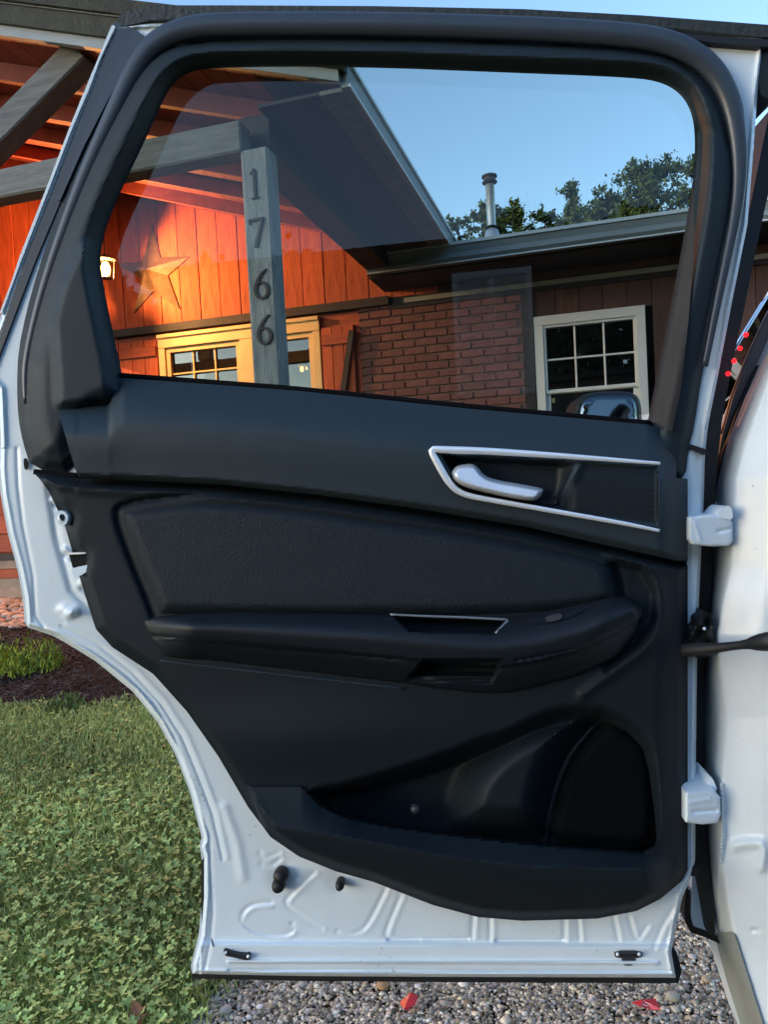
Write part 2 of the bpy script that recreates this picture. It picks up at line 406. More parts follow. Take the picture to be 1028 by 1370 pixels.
adoor(ribbon('top_moulding', [(160,28,16),(198,17,20),(300,14,14),(500,14,12),(700,18,12),(860,27,13),(1034,42,17)], .004, M['mossy'], thick=.05))
adoor(ribbon('top_seal', [(905,46,6),(960,53,9),(1034,58,10)], .010, M['rubber'], thick=.03))
# black applique strip down the leading edge, with a thin bright outer line
adoor(ribbon('edge_moulding', [(168,34,30),(148,84,26),(124,140,17),(98,206,15),(70,276,14),(40,348,13),(10,430,11),(-14,495,9)], .004, M['lip'], thick=.05))
adoor(ribbon('bright_edge', [(153,34,3),(132,80,2.5),(118,118,2.5),(95,172,2),(62,258,2),(28,345,2.4),(0,420,3)], .0065, M['paint'], thick=.05))
adoor(ribbon('seal_gap', [(190,46,24),(162,88,18),(140,128,12),(108,196,7),(78,268,4)], .0075, M['lip'], thick=.01))

# --- weatherstrip bead round the frame
bead = [(34,540,3),(33,500,5),(38,466,6),(50,416,7),(66,362,8),(88,300,9),(112,238,10),(134,188,11),(154,146,12),(172,106,13),(192,72,14),(216,50,15),(250,37,15),(300,32,15),(500,32,15),(700,38,15),(840,46,15),(906,58,15),(950,84,14),(976,124,13),(988,172,11),(992,230,9),(986,290,7),(966,380,5),(944,490,4)]
adoor(dtube('weatherstrip', bead, .016, 12, M['lip'], None, flat=.62, it=3, sp=9, seg=14))

# --- window frame trim
trim_out = chaikin([(42,628),(30,592),(24,560),(22,520),(24,470),(34,420),(50,362),(72,298),(98,232),(126,172),(152,126),(176,90),(206,64),(240,52),(300,47),(500,46),(700,52),(840,60),(900,72),(944,100),(972,140),(988,200),(990,250),(982,310),(962,400),(940,500),(930,570),(922,600),(918,640),(900,640),(700,600),(400,560),(200,540),(120,560),(102,632)], 1)
trim_in = chaikin([(163,500),(163,500),(150,440),(138,382),(133,346),(140,308),(160,258),(186,205),(211,150),(226,118),(246,99),(278,90),(470,89),(700,98),(830,103),(882,108),(912,125),(927,152),(931,185),(929,232),(919,300),(901,400),(883,490),(868,562),(868,562),(620,541),(400,519)], 2)
def trim_w(P):
    x, y = P.T; do = dist(P, trim_out, True); di = dist(P, trim_in, True)
    w_ = .004 + .014 * ss(do, 0, 14) + .012 * ss(do, 10, 40) - .036 * (1 - ss(di, 0, 26))
    w_ += bump_line(P, [(250,60),(300,56),(500,56),(700,60),(840,66),(900,78),(940,104),(966,148),(976,200)], 2.2, -.005)
    # raised lower rear panel
    pan = [(76,430),(88,380),(112,330),(118,380),(138,470),(141,532),(82,538)]
    w_ += .012 * ss(-sdf(P, pan), -14, 4)
    # wide soft inner reveal on the hinge side
    rv = [(940,180),(930,300),(912,400),(895,490),(880,580)]
    w_ += -.012 * np.exp(-(dist(P, rv) / 16) ** 2)
    return w_
adoor(relief('window_frame', trim_out, trim_w, M['frame'], None, sp=3.6, holes=[trim_in], thick=.025))
M['warm_reveal'] = mat('warm_reflection_reveal', (.016, .013, .012), .7, var=.1, vscale=20, bump=.1, bscale=500)  # brown tone paints a warm reflection onto the reveal
adoor(relief('pillar_reveal', [(929,236),(919,300),(901,400),(883,490),(868,562),(878,566),(900,578),(912,520),(922,430),(929,340)],
     lambda P: .012 + .016 * ss(P[:, 0] - fy(P[:, 1], [(236,929),(300,919),(400,901),(490,883),(562,868)]), 0, 30), M['warm_reveal'], None, sp=3.5, thick=.001))
# --- glass in its run channel
glass_out = chaikin([(150,502),(140,440),(128,382),(123,346),(130,306),(152,256),(200,142),(220,108),(248,88),(290,81),(470,80),(700,89),(850,95),(905,108),(932,140),(939,185),(937,230),(928,300),(908,400),(888,490),(873,572),(620,549),(400,527)], 1)
M['tint'] = glass_mat('tinted_window_glass', (.55, .605, .555), refl=.85)
gl = relief('window_glass', glass_out, -.016, M['tint'], None, sp=9, thick=.0035); adoor(gl)
adoor(dtube('belt_seal', [(160,503),(280,512),(400,521),(620,544),(800,560),(872,568)], -.004, 4.5, M['gap'], None, flat=.8, it=1))

# --- upper trim with the handle bay
ys_ = [(60,536),(145,538),(150,520),(165,506),(400,522),(620,545),(868,566),(905,590)]
yc_ = [(40,632),(100,636),(104,640),(300,650),(430,664),(560,682),(700,705),(800,728),(905,752),(925,752)]
upper = [(75,541),(142,541),(148,536),(150,522),(164,506),(280,514),(400,523),(620,546),(800,562),(868,568),(890,576),(905,600),(906,640),(921,640),(921,750),(905,750),(800,727),(700,704),(560,681),(430,663),(300,649),(104,639),(92,600)]
bay = np.array([(590,606),(882,624),(882,704),(760,688),(640,667),(618,657),(603,636)], float)
def upper_w(P):
    x, y = P.T; ys = fy(x, ys_); yc = fy(x, yc_); t = (y - ys) / (yc - ys)
    w_ = .014 + .052 * np.sqrt(np.clip(t, 0, 1) / .5 * (2 - np.clip(t / .5, 0, 1))).clip(0, 1) * 1.0
    w_ = .014 + .050 * np.where(t < .5, np.sin(np.clip(t, 0, .5) / .5 * math.pi / 2), 1) - .006 * ss(t, .55, 1) - .012 * ss(t, .93, 1.0)
    w_ += -.030 * ss(x, 880, 925)
    sb = sdf(P, bay)
    deep = -.022 * ss(-sb, 0, 10) * (1 - ss(x, 745, 772))
    edge_ = -.006 * ss(-sb, 0, 5)
    strut = bump_line(P, [(775,624),(742,678)], 6, .006)
    w_ += deep + edge_ + np.where(sb < 0, strut, 0)
    return w_
ua = relief('upper_trim', upper, upper_w, M['trim'], None, sp=3.4, thick=.03); adoor(ua)
uw = lambda x, y: float(upper_w(np.array([[x, y]], float))[0])
adoor(ribbon('seam', [(44,631,7),(101,636,7)], .010, M['gap'], thick=.005)); adoor(ribbon('seam', [(98,640,12),(300,650,12),(430,664,12),(560,682,12),(700,705,12),(800,728,12),(905,751,12),(920,752,10)], .008, M['gap'], thick=.004))
adoor(relief('handle_bay', [(592,609),(770,620),(742,680),(640,664),(622,655),(606,636)], lambda P: upper_w(P) + .0008, M['dark'], None, sp=3.4, thick=.001))
adoor(relief('bay_plate', [(782,622),(880,628),(880,700),(752,681)], lambda P: upper_w(P) + .0015, M['pad'], None, sp=4, thick=.001))
# chrome surround: three tapering strips
def chrome(pts): return dtube('chrome_strip', pts, lambda q: upper_w(q[:, :2] + [0, 0]) * 0 + .066, 3, M['chrome'], None, flat=.5, it=2, sp=5)
cr = np.array([(884,620,2.0),(800,613.5,3.2),(700,606.5,4.4),(640,603,4.8),(592,602,5.2),(578,600,3.6),(577,604,4.2),(586,620,5.0),(598,642,4.6),(610,656,4.2),(628,664,3.8),(680,673,3.5),(760,687,3.2),(840,701,2.8),(883,710,2.0)], float)
cl = resample(chaikin(cr, 2, False), 4, False)
P_ = D(cl[:, 0], cl[:, 1], .0665 - .03 * ss(cl[:, 0], 880, 925))
v, f = tube_pts(P_, cl[:, 2] * .0009, 10, .55, DW); adoor(mk('chrome_surround', v, f, M['chrome'], None, smooth=True))
# door pull
hp = np.array([(604,634),(607,627),(614,622),(633,620),(640,625),(648,636),(664,642),(700,648),(726,653),(728,657),(721,668),(712,671),(680,666),(640,657),(620,651),(608,643)], float)
hp = chaikin(hp, 1)
def pull_w(P):
    s = -sdf(P, hp); x, y = P.T
    mid = fy(x, [(600,632),(615,634),(640,643),(664,652),(720,660)])
    return .060 + .016 * np.sqrt(ss(s, 0, 6)) + np.clip(mid - y, -14, 14) * -.00022
adoor(relief('door_pull', hp, pull_w, M['chrome'], None, sp=1.8, thick=.012))

# --- door card
card = np.array([(44,632),(104,640),(300,650),(430,664),(560,682),(700,705),(800,728),(905,751),(921,752),(921,1164),(914,1178),(884,1203),(852,1219),(800,1229),(700,1232),(640,1227),(580,1211),(500,1180),(450,1166),(400,1146),(362,1120),(332,1080),(292,1012),(250,952),(205,902),(150,866),(128,842),(112,792),(86,702),(64,656),(52,640)], float)
tab_r = [(84,680),(92,684),(96,696),(88,706),(82,700)]
armo = np.array([(182,830),(186,822),(220,816),(330,812),(520,815),(680,822),(760,806),(820,792),(845,796),(860,818),(860,850),(832,884),(770,912),(690,932),(655,934),(600,930),(540,921),(400,905),(214,884),(190,850)], float)
pocket = chaikin([(405,1054),(470,1042),(560,1014),(640,985),(720,945),(775,934),(820,944),(865,972),(884,1008),(887,1100),(880,1143),(800,1137),(720,1131),(600,1118),(480,1100),(432,1082)], 1)
y1_ = [(332,1052),(405,1053),(430,1078),(480,1099),(600,1117),(720,1131),(890,1146)]
y2_ = [(345,1098),(360,1104),(450,1118),(600,1146),(720,1160),(890,1164)]
insert = chaikin([(153,690),(162,674),(236,663),(300,661),(400,671),(520,689),(640,705),(760,730),(812,743),(828,766),(834,800),(836,850),(210,850),(206,824),(176,752)], 2)
def card_w(P):
    x, y = P.T; so = -sdf(P, card)
    w_ = .030 + .018 * ss(so, 0, 14)
    yc = fy(x, yc_)
    w_ += np.where(y - yc < 30, -.012 * (1 - ss(y - yc, 0, 9)) + .004 * np.exp(-((y - yc - 14) / 7) ** 2), 0)
    w_ += -.026 * ss(x, 876, 922)
    # dish below the insert, bowl round the end of the armrest
    bowl = chaikin([(826,740),(868,752),(888,790),(890,830),(868,868),(820,900),(780,930)], 2, False)
    w_ += bump_line(P, bowl, 7, .006)
    w_ += -.012 * ss(-sdf(P, [(826,745),(864,756),(882,792),(882,830),(862,862),(810,905),(780,860),(800,760)]), 0, 12)
    w_ += .010 * ss(y, 700, 900) - .004 * ss(y, 900, 1010) 
    w_ += -.006 * np.exp(-(dist(P, insert, True) / 4.0) ** 2)
    # map pocket
    sp_ = -sdf(P, pocket); yt = fy(x, [(405,1054),(560,1014),(720,945),(775,934),(887,1010)]); yb = fy(x, y1_)
    rel = np.clip((y - yt) / np.maximum(yb - yt, 1), 0, 1)
    wid = 34 * (1 - rel) + 3 + 30 * ss(420 - x + 100, 0, 200) * 0
    w_ += -.072 * ss(sp_ / wid, 0, 1)
    # speaker pod standing in the pocket
    pod = chaikin([(606,1124),(596,1070),(622,1012),(676,966),(740,944),(785,938),(812,955),(775,998),(750,1050),(738,1131)], 2)
    w_ += .066 * ss(-sdf(P, pod) / 52, -.15, 1) * ss(sp_, -2, 8)
    # ledge in front of the pocket
    yb2 = fy(x, y2_); led = ss((x - fy(y, [(1052,332),(1104,352)])) / 3, -1, 1)
    tl = np.clip((y - yb) / np.maximum(yb2 - yb, 1), 0, 1)
    w_ += led * np.where(y > yb, .004 + .026 * tl - .0 * tl, 0) * ss(900 - x, 0, 40)
    w_ += -led * .045 * ss(y - yb2, 0, 95) * ss(900 - x, 0, 40)
    # bulge of the lower panel, catching light on its top
    w_ += .012 * np.exp(-(((x - 420) / 180) ** 2 + ((y - 985) / 45) ** 2))
    # retaining tabs cut from the rear edge
    w_ += -.020 * np.exp(-(((x - 84) / 12) ** 2 + ((y - 693) / 12) ** 2)) - .018 * np.exp(-(((x - 106) / 10) ** 2 + ((y - 750) / 14) ** 2))
    return w_
card_cut = [(222,826),(330,822),(520,824),(680,830),(760,816),(820,804),(846,820),(846,845),(820,876),(760,900),(690,920),(600,920),(540,910),(400,894),(230,874)]
adoor(relief('door_card', card, card_w, M['card'], None, sp=3.2, holes=[card_cut], thick=.03))
def cw(P): return card_w(P)
# insert pad
ins_o = chaikin([(155,691),(164,676),(238,665.5),(300,664),(400,674),(520,692),(640,708),(760,733),(810,746),(826,768),(830,830),(212,830),(208,822),(179,752)], 2)
adoor(relief('insert_pad', ins_o, lambda P: .034 + .018 * ss(P[:, 1], 660, 840) * .6 + .022 * np.sqrt(ss(-sdf(P, ins_o), 0, 22)), M['pad'], None, sp=4, thick=.012))
# armrest
ridge = [(182,838),(300,843),(420,851),(520,858),(620,868),(660,870),(720,864),(780,848),(830,826),(862,812)]
top_ = [(182,822),(330,812),(520,815),(680,822),(760,806),(820,792),(862,800)]
bot_ = [(182,846),(214,884),(400,905),(540,921),(600,930),(655,934),(690,932),(770,912),(832,884),(860,850)]
cup = np.array([(522,822),(680,828),(662,849),(548,846)], float)
grip = np.array([(566,880),(676,881),(660,916),(540,912)], float)
def arm_w(P):
    x, y = P.T; yt = fy(x, top_); yr = fy(x, ridge); yb = fy(x, bot_); s = -sdf(P, armo)
    up_ = np.clip((y - yt) / np.maximum(yr - yt, 2), 0, 1); dn = np.clip((y - yr) / np.maximum(yb - yr, 2), 0, 1)
    proj = .062 * ss(x, 175, 260) * (.85 + .15 * ss(x, 300, 700)) * (1 - .35 * ss(x, 800, 862))
    w_ = .050 + proj * (np.sin(up_ * math.pi / 2) ** .8) * np.where(y <= yr, 1, 1)
    w_ += np.where(y > yr, -.004 * ss(dn, 0, .35) - .012 * ss(dn, .3, .4) - .030 * ss(dn, .35, 1) , 0) * ss(x, 180, 280)
    w_ += -.03 * (1 - ss(s, 0, 10))
    sc = -sdf(P, cup); w_ += -.045 * ss(sc, 0, 3)
    sg = -sdf(P, grip); w_ += -.040 * ss(sg, 0, 6) * (1 - .75 * ss(y, 897, 907)) 
    # second crease under the ridge
    w_ += bump_line(P, [(195,850),(400,868),(540,882)], 2.2, -.0035) + bump_line(P, [(690,884),(780,866),(850,836)], 2.4, -.004)
    return w_
adoor(relief('armrest', armo, arm_w, M['dark'], None, sp=2.6, thick=.04))
adoor(dtube('cup_rim', [(522,822,1.3),(560,824,1.5),(620,826,1.5),(681,829,1.5),(674,838,2.6),(664,848,2.2)], lambda q: .074 + .019 * ss(q[:, 1], 829, 848), 1.8, M['grey2'], None, it=0, sp=6))
M['grey'] = mat('grey_plastic_edge', (.045, .05, .055), .4, var=.1)
adoor(dtube('lower_crease', [(214,884,1.4),(300,894,1.6),(400,905,1.6),(540,921,1.4)], lambda q: card_w(q[:, :2] + [0, 3]) + .001, 1.8, M['trim'], None, it=0))
# window switch
adoor(relief('window_switch', chaikin([(730,826),(742,822),(752,821),(754,826),(744,831),(732,832)], 1), lambda P: arm_w(P) + .0045 + .0012 * ((P[:, 0] - 742) / 12), M['grey'], None, sp=2, thick=.004))
adoor(relief('switch_plate', chaikin([(704,836),(716,820),(760,808),(790,802),(786,816),(750,832)], 1), lambda P: arm_w(P) + .002, M['dark'], None, sp=3, thick=.002))
# pocket floor and ledge insert, speaker grille
grille = chaikin([(736,1128),(746,1066),(768,1014),(806,972),(824,962),(862,986),(876,1014),(879,1100),(872,1137),(800,1134)], 1)
adoor(relief('speaker_grille', grille, lambda P: .008 + .010 * ss(-sdf(P, grille), 0, 16), mat('black_speaker_mesh', (.0022, .003, .004), .85, bump=.4, bscale=900, spec=.08), None, sp=4, thick=.02))
adoor(dtube('grille_rim', [(730,1128,5),(742,1062,6),(764,1008,7),(800,968,6),(818,954,4)], lambda q: card_w(q[:, :2] + [-6, 0]) - .004, 5, M['dark'], None, it=2, flat=.6))
v, f = lathe_vf([(0, .004), (.004, .004), (.006, .001), (.006, -.004)], 12)
sc_ = mk('screw', v, f, M['chrome'], None, smooth=True); sc_.data.materials[0] = M['grey']; sc_.location = tuple(D(556, 1083, .012)); sc_.rotation_euler = (R(90), 0, 0); adoor(sc_)

# --- retaining tabs, latch, drain plugs and rubber buffers on the painted panel
adoor(relief('panel_tab', chaikin([(70,684),(78,683),(86,684),(91,690),(90,699),(83,705),(76,700)], 2), lambda P: .047 + .003 * np.exp(-((dist(P, [(82,694)] * 2)) / 3) ** 2), M['paint'], None, sp=1.6, holes=[chaikin([(78,692),(82,687),(87,690),(87,696),(82,697)], 1)], thick=.02))
adoor(relief('panel_tab', chaikin([(96,764),(100,759),(112,757),(117,755),(117,764),(108,770),(98,772)], 1), .045, M['paint'], None, sp=1.6, thick=.02))
adoor(relief('latch', [(92,742),(113,741),(116,757),(97,760)], .042, M['void'], None, sp=3, thick=.01))
adoor(ribbon('latch_edge', [(90,741,2.5),(114,740,2)], .046, M['chrome'], sp=2, thick=.01))
adoor(relief('striker_hole', chaikin([(31,615),(34,612),(37,620),(36,629),(32,628)], 1), .004, M['void'], None, sp=2, thick=.002))
def plug(px, py, r, name='drain_plug'):
    prof = [(0, .016), (r * .7, .015), (r * .95, .010), (r, .004), (r * .9, 0), (r * .9, -.006)]
    v, f = lathe_vf(prof, 18); o = mk(name, v, f, M['rubber'], None, smooth=True)
    o.location = tuple(D(px, py, .002)); o.rotation_euler = Vector(DW).to_track_quat('Z', 'Y').to_euler(); adoor(o); return o
plug(377, 1168, .0098); plug(374, 1181, .0088); plug(456, 1180, .006)
def buffer_(pts, x0, x1, yy, sk):
    o = relief('rubber_buffer', pts, lambda P: .010 + .006 * np.sqrt(ss(-sdf(P, pts), 0, 4)), M['rubber'], None, sp=1.6, thick=.01); adoor(o)
    for px in (x0, x1):
        v, f = lathe_vf([(0, .0015), (.002, .001), (.0022, -.001)], 8); q = mk('rivet', v, f, M['chrome'], None, smooth=True)
        q.location = tuple(D(px, yy + (sk if px == x1 else 0), .016)); q.rotation_euler = Vector(DW).to_track_quat('Z', 'Y').to_euler(); adoor(q)
buffer_(chaikin([(298,1270),(304,1270),(310,1273),(328,1276),(335,1274),(335,1285),(329,1285),(312,1281),(300,1279)], 1), 302, 332, 1275, 5)
buffer_(chaikin([(823,1273),(860,1273),(860,1281),(852,1282),(832,1282),(823,1281)], 1), 827, 856, 1277, 0)
adoor(relief('buffer_tongue', [(832,1283),(852,1283),(846,1292),(836,1292)], .009, M['grey'], None, sp=3, thick=.004))
adoor(relief('grease_mark', chaikin([(282,1254),(284,1257),(287,1268),(284,1266)], 1), lambda P: shell_w(P) + .0006, M['rubber'], None, sp=1.5, thick=.0005))

# --- hinge side: white strip seals, hinges, check strap
adoor(ribbon('hinge_seal', [(936,598,26),(934,604,26)], .004, M['rubber'], sp=4, thick=.03))
adoor(ribbon('hinge_seal', [(925,1160,22),(925,1172,22)], -.006, M['rubber'], sp=4, thick=.03))
adoor(ribbon('hinge_face_groove', [(1003,240,2),(996,300,2),(974,400,2),(956,500,2),(944,575,2)], .001, M['grey'], sp=3, thick=.002))

# --- the body the door hangs from
def acar(o): return adopt(o, car)
pl = [(1090,330),(1058,400),(1028,468),(1000,530),(976,590),(962,650),(953,720),(949,800),(943,870),(940,950),(939,1040),(942,1120),(948,1190),(958,1250),(975,1310),(999,1385),(1040,1480)]
pil = np.array(pl + [(1300,1480),(1300,330)], float)
Bx = [(330,1112),(400,1085),(500,1032),(590,1001),(640,987),(700,985),(760,981),(800,970),(850,962),(880,964),(930,972),(960,976),(1040,970),(1150,968),(1250,985),(1310,1003),(1370,1022),(1480,1062)]
def pil_w(P):
    x, y = P.T; b = fy(y, Bx); l = np.interp(y, [q[1] for q in pl], [q[0] for q in pl])
    t = np.clip((x - l) / np.maximum(b - l, 1), 0, 1)
    w_ = -.085 + .097 * ss(t, -.1, 1.0) + .034 * ss(x - b, -20, 70) + .02 * ss(x - b, 20, 200)
    w_ += .006 * np.exp(-(dist(P, chaikin([(985,1132),(1002,1128),(1024,1130),(1020,1160)], 1, False)) / 7) ** 2)
    w_ += bump_line(P, [(965,1050),(967,1120),(960,1180),(965,1240)], 3, .012) + bump_line(P, [(955,900),(962,960),(958,1040)], 5, .006)
    w_ += -.003 * np.exp(-(((x - 1011) / 6) ** 2 + ((y - 1245) / 3) ** 2))
    w_ += np.where(y > 1245, .03 * ss(y, 1245, 1420), 0)
    return w_
acar(relief('body_pillar', pil, pil_w, M['paint'], None, sp=3, thick=.06))
M['sill'] = mat('dusty_grey_sill', (.30, .33, .30), .6, var=.25, vscale=18)
acar(relief('sill_panel', [(958,1252),(984,1250),(1003,1310),(1022,1370),(1058,1480),(1036,1480),(997,1385),(975,1315)], lambda P: pil_w(P) + .004, M['sill'], None, sp=5, thick=.006))
acar(ribbon('pillar_seal', [(1046,150,30),(1030,210,24),(1016,270,20),(1003,330,20),(988,400,22),(971,480,22),(958,560,18),(951,640,16),(946,720,18),(942,800,20),(936,880,16),(936,960,14),(935,1060,18),(938,1130,18),(946,1190,14),(954,1250,9)], -.055, M['rubber'], thick=.05))
acar(ribbon('hinge_pocket', [(938,560,40),(936,700,44),(932,850,48),(930,1000,46),(930,1120,44),(936,1175,26)], -.092, M['rubber'], sp=8, thick=.02))
acar(ribbon('corner_seal', [(1050,50,60),(1040,90,52),(1038,118,44),(1044,124,30)], .0, M['rubber'], thick=.05))
acar(ribbon('window_channel', [(1052,396,20),(1030,436,17),(1008,484,16),(988,534,14),(972,586,11),(961,640,7)], -.10, mat('grey_window_channel', (.12,.12,.125), .4, var=.2), thick=.01))
acar(ribbon('channel_seal', [(1068,420,16),(1040,462,15),(1014,508,14),(992,556,13),(973,612,12),(962,660,9),(954,720,8)], -.088, M['rubber'], thick=.012))
acar(ribbon('channel_edge', [(1045,390,2.5),(1022,432,2.5),(1000,480,2.5),(980,530,2),(966,582,2)], -.094, M['grey'], thick=.004))
acar(ribbon('body_edge', [(962,672,8),(957,700,7),(955,726,5)], -.08, M['paint'], thick=.01))
# hinges
def hinge(pts, tabs):
    o = np.array(pts, float)
    h = relief('hinge', o, lambda P: .040 + .003 * np.sqrt(ss(-sdf(P, o), 0, 2.5)) + bump_line(P, tabs[0], 3, .0012) + bump_line(P, tabs[1], 2.5, -.003) - .00025 * (P[:, 0] - 930), M['paint'], None, sp=2, thick=.075)
    acar(h)
hinge([(922,692),(940,690),(955,688),(967,690),(976,692),(981,700),(981,724),(976,730),(950,731),(928,729),(923,722)], ([(930,700),(938,722)], [(962,711),(982,707)]))
acar(relief('hinge_tab', chaikin([(960,690),(972,676),(980,678),(982,696),(968,694)], 1), .035, M['paint'], None, sp=2, thick=.05))
hinge([(918,1060),(940,1058),(956,1057),(964,1066),(965,1090),(960,1101),(940,1103),(918,1100)], ([(924,1074),(950,1070)], [(930,1086),(960,1084)]))
acar(relief('hinge_tab', chaikin([(947,1058),(950,1040),(954,1040),(962,1060)], 1), .02, M['paint'], None, sp=2, thick=.05))
# check strap and its bracket
sp_l = [(914,870,8),(930,869,9),(950,868,7),(975,865,5),(1000,862,5),(1012,860,9),(1030,858,11),(1060,856,11),(1100,854,10)]
acar(dtube('check_strap', sp_l, lambda q: .05 + .0008 * (q[:, 0] - 914).clip(0, 120), 5, M['rubber'], None, flat=1.0, it=1, sp=6))
acar(relief('strap_boot', chaikin([(918,852),(926,838),(938,820),(946,818),(954,824),(956,850),(956,872),(944,882),(930,880),(918,868)], 1), lambda P: .02 + .01 * np.sin(P[:, 0] * .3) * np.cos(P[:, 1] * .2), M['rubber'], None, sp=3, thick=.04))
sb = mk('bolt', *lathe_vf([(0, .002), (.0018, .0015), (.0022, 0)], 8), M['chrome'], None, smooth=True); sb.location = tuple(D(943, 841, .034)); sb.rotation_euler = (R(90), 0, 0); acar(sb)
# --- front door ahead: lower corner seen below the hinges, side, window, mirror
acar(relief('front_door', [(928,1150),(940,1166),(948,1208),(962,1244),(975,1275),(962,1254),(928,1240),(925,1225),(926,1190)], -.075, M['paint'], None, sp=4, thick=.01))
acar(ribbon('front_door_seal', [(921,1190,6),(920,1225,8),(926,1244,8),(945,1250,8),(972,1262,8)], -.072, M['rubber'], thick=.02))
fa = D(975, 640, -.16); fd = np.array([.245, .97, 0.]); fd /= np.linalg.norm(fd); fn = np.array([fd[1], -fd[0], 0.])   # fn points into the cabin
def car_pt(a, b, z): return fa + fd * a + fn * b + np.array([0, 0, z - fa[2]])
# lower side of the front door as a curved sheet
def side_sheet(name, a0, a1, prof, m):
    V, Fa = [], []; n = len(prof); K = 8
    for i in range(K + 1):
        a = a0 + (a1 - a0) * i / K
        for b, z in prof: V.append(car_pt(a, b, z))
        for b, z in prof: V.append(car_pt(a, b + .04, z))
    for i in range(K):
        for k in range(n - 1):
            p = i * 2 * n + k; q = p + 2 * n; Fa += [(p, q, q + 1, p + 1), (p + n, p + n + 1, q + n + 1, q + n)]
    for base in (0, K * 2 * n):
        for k in range(n - 1): Fa.append((base + k, base + k + 1, base + n + k + 1, base + n + k))
    return acar(mk(name, [tuple(v) for v in V], Fa, m, None, smooth=True))
zb = float(fa[2])
side_sheet('front_door_side', .03, 1.12, [(.06,.36),(.03,.45),(.03,.6),(.02,.8),(.02,zb - .06),(.05,zb)], M['paint'])
side_sheet('fender_side', 1.13, 1.9, [(.02,.62),(.03,.7),(.03,.8),(.04,zb - .06),(.10,zb - .02)], M['paint'])
M['dglass'] = glass_mat('dark_car_glass', (.30,.33,.35), refl=1.6)
side_sheet('front_window', .02, 1.0, [(.06, zb + .005), (.16, zb + .25), (.28, zb + .44)], M['dglass'])
side_sheet('belt_trim', .02, 1.1, [(.03, zb - .004), (.03, zb + .012)], M['chrome'])
side_sheet('roof_rail', -.05, 1.0, [(.29, zb + .45), (.32, zb + .50)], M['paint'])
for i, (px, py) in enumerate(((999,448),(991,466),(983,483),(975,500))):  # glowing red beads stand in for reflections on the front window
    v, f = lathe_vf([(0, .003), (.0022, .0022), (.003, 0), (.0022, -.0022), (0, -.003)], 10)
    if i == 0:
        M['red'] = emit_mat('red_reflection_glow', (1.0, .008, .012), 1.0); q0 = mk('red_reflection', v, f, M['red'], None, smooth=True); q = q0
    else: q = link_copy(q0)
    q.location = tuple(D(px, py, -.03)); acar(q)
mo = chaikin([(766,560),(769,540),(778,528),(800,524),(830,523),(850,526),(858,536),(860,566),(859,610),(775,606)], 2)
mir = relief('side_mirror', mo, lambda P: -1.25 + .02 * np.sqrt(ss(-sdf(P, mo), 0, 6)), M['rubber'], None, sp=3, thick=.14); acar(mir)
mg = chaikin([(776,560),(778,542),(786,532),(804,529),(836,528),(848,531),(852,540),(853,566),(852,602),(780,600)], 1)
q = relief('mirror_glass', mg, lambda P: -1.221 + 0 * P[:, 0], mat('mirror_glass', (.13,.165,.21), .04, metal=1), None, sp=8, thick=.003, smooth=False); q.parent = mir; q.matrix_parent_inverse = Matrix.Identity(4)
q = mk('mirror_arm', *beam_vf(D(856, 575, -1.30), D(905, 585, -1.32), .05, .05), M['rubber'], None); acar(q)

# ================================================================== THE GROUND
def ground_mat(name, cols, sc, bump, bs):
    m = bpy.data.materials.new(name); m.use_nodes = True; t = m.node_tree; N = t.nodes; L = t.links; p = N['Principled BSDF']; p.inputs['Roughness'].default_value = .95; p.inputs['Specular IOR Level'].default_value = .15
    tc = N.new('ShaderNodeTexCoord'); n = N.new('ShaderNodeTexNoise'); n.inputs['Scale'].default_value = sc; n.inputs['Detail'].default_value = 8; n.inputs['Roughness'].default_value = .7
    L.new(tc.outputs['Object'], n.inputs['Vector']); cr = N.new('ShaderNodeValToRGB'); L.new(n.outputs[0], cr.inputs[0])
    e = cr.color_ramp.elements; e[0].position = .35; e[1].position = .68; e[0].color = (*cols[0], 1); e[1].color = (*cols[-1], 1)
    if len(cols) > 2: q = e.new(.5); q.color = (*cols[1], 1)
    L.new(cr.outputs[0], p.inputs['Base Color'])
    n2 = N.new('ShaderNodeTexVoronoi'); n2.inputs['Scale'].default_value = bs; L.new(tc.outputs['Object'], n2.inputs['Vector'])
    b = N.new('ShaderNodeBump'); b.inputs['Strength'].default_value = bump; b.inputs['Distance'].default_value = .01; L.new(n2.outputs[0], b.inputs['Height']); L.new(b.outputs[0], p.inputs['Normal']); return m
def sheet(name, poly, z, m, **k):
    return mk(name, [(x, y, z) for x, y in poly], [tuple(range(len(poly)))], m, **k)
sheet('ground', [(-400,-300),(400,-300),(400,700),(-400,700)], -.012, ground_mat('grass_ground', [(.018,.030,.010),(.03,.05,.015),(.05,.07,.022)], 6, .8, 60), kind='structure')
sheet('driveway', [(-.30,-9),(9,-9),(9,2.9),(1.2,2.6),(.3,2.1),(-.1,1.9),(-.36,1.62),(-.42,1.4),(-.48,1.0)], -.004, ground_mat('gravel_bed', [(.04,.033,.026),(.09,.075,.06),(.16,.14,.11)], 90, 1.0, 120), kind='structure')
sheet('mulch_bed', [(-9,3.72),(-2.6,3.80),(-1.9,3.78),(-1.3,3.70),(-.4,3.9),(1.4,4.1),(3.4,4.6),(3.4,5.8),(0,6.3),(-3.0,6.2),(-9,7.6)], -.004, ground_mat('mulch_soil', [(.010,.009,.009),(.020,.018,.018),(.045,.041,.039)], 30, 1.0, 45), kind='structure')

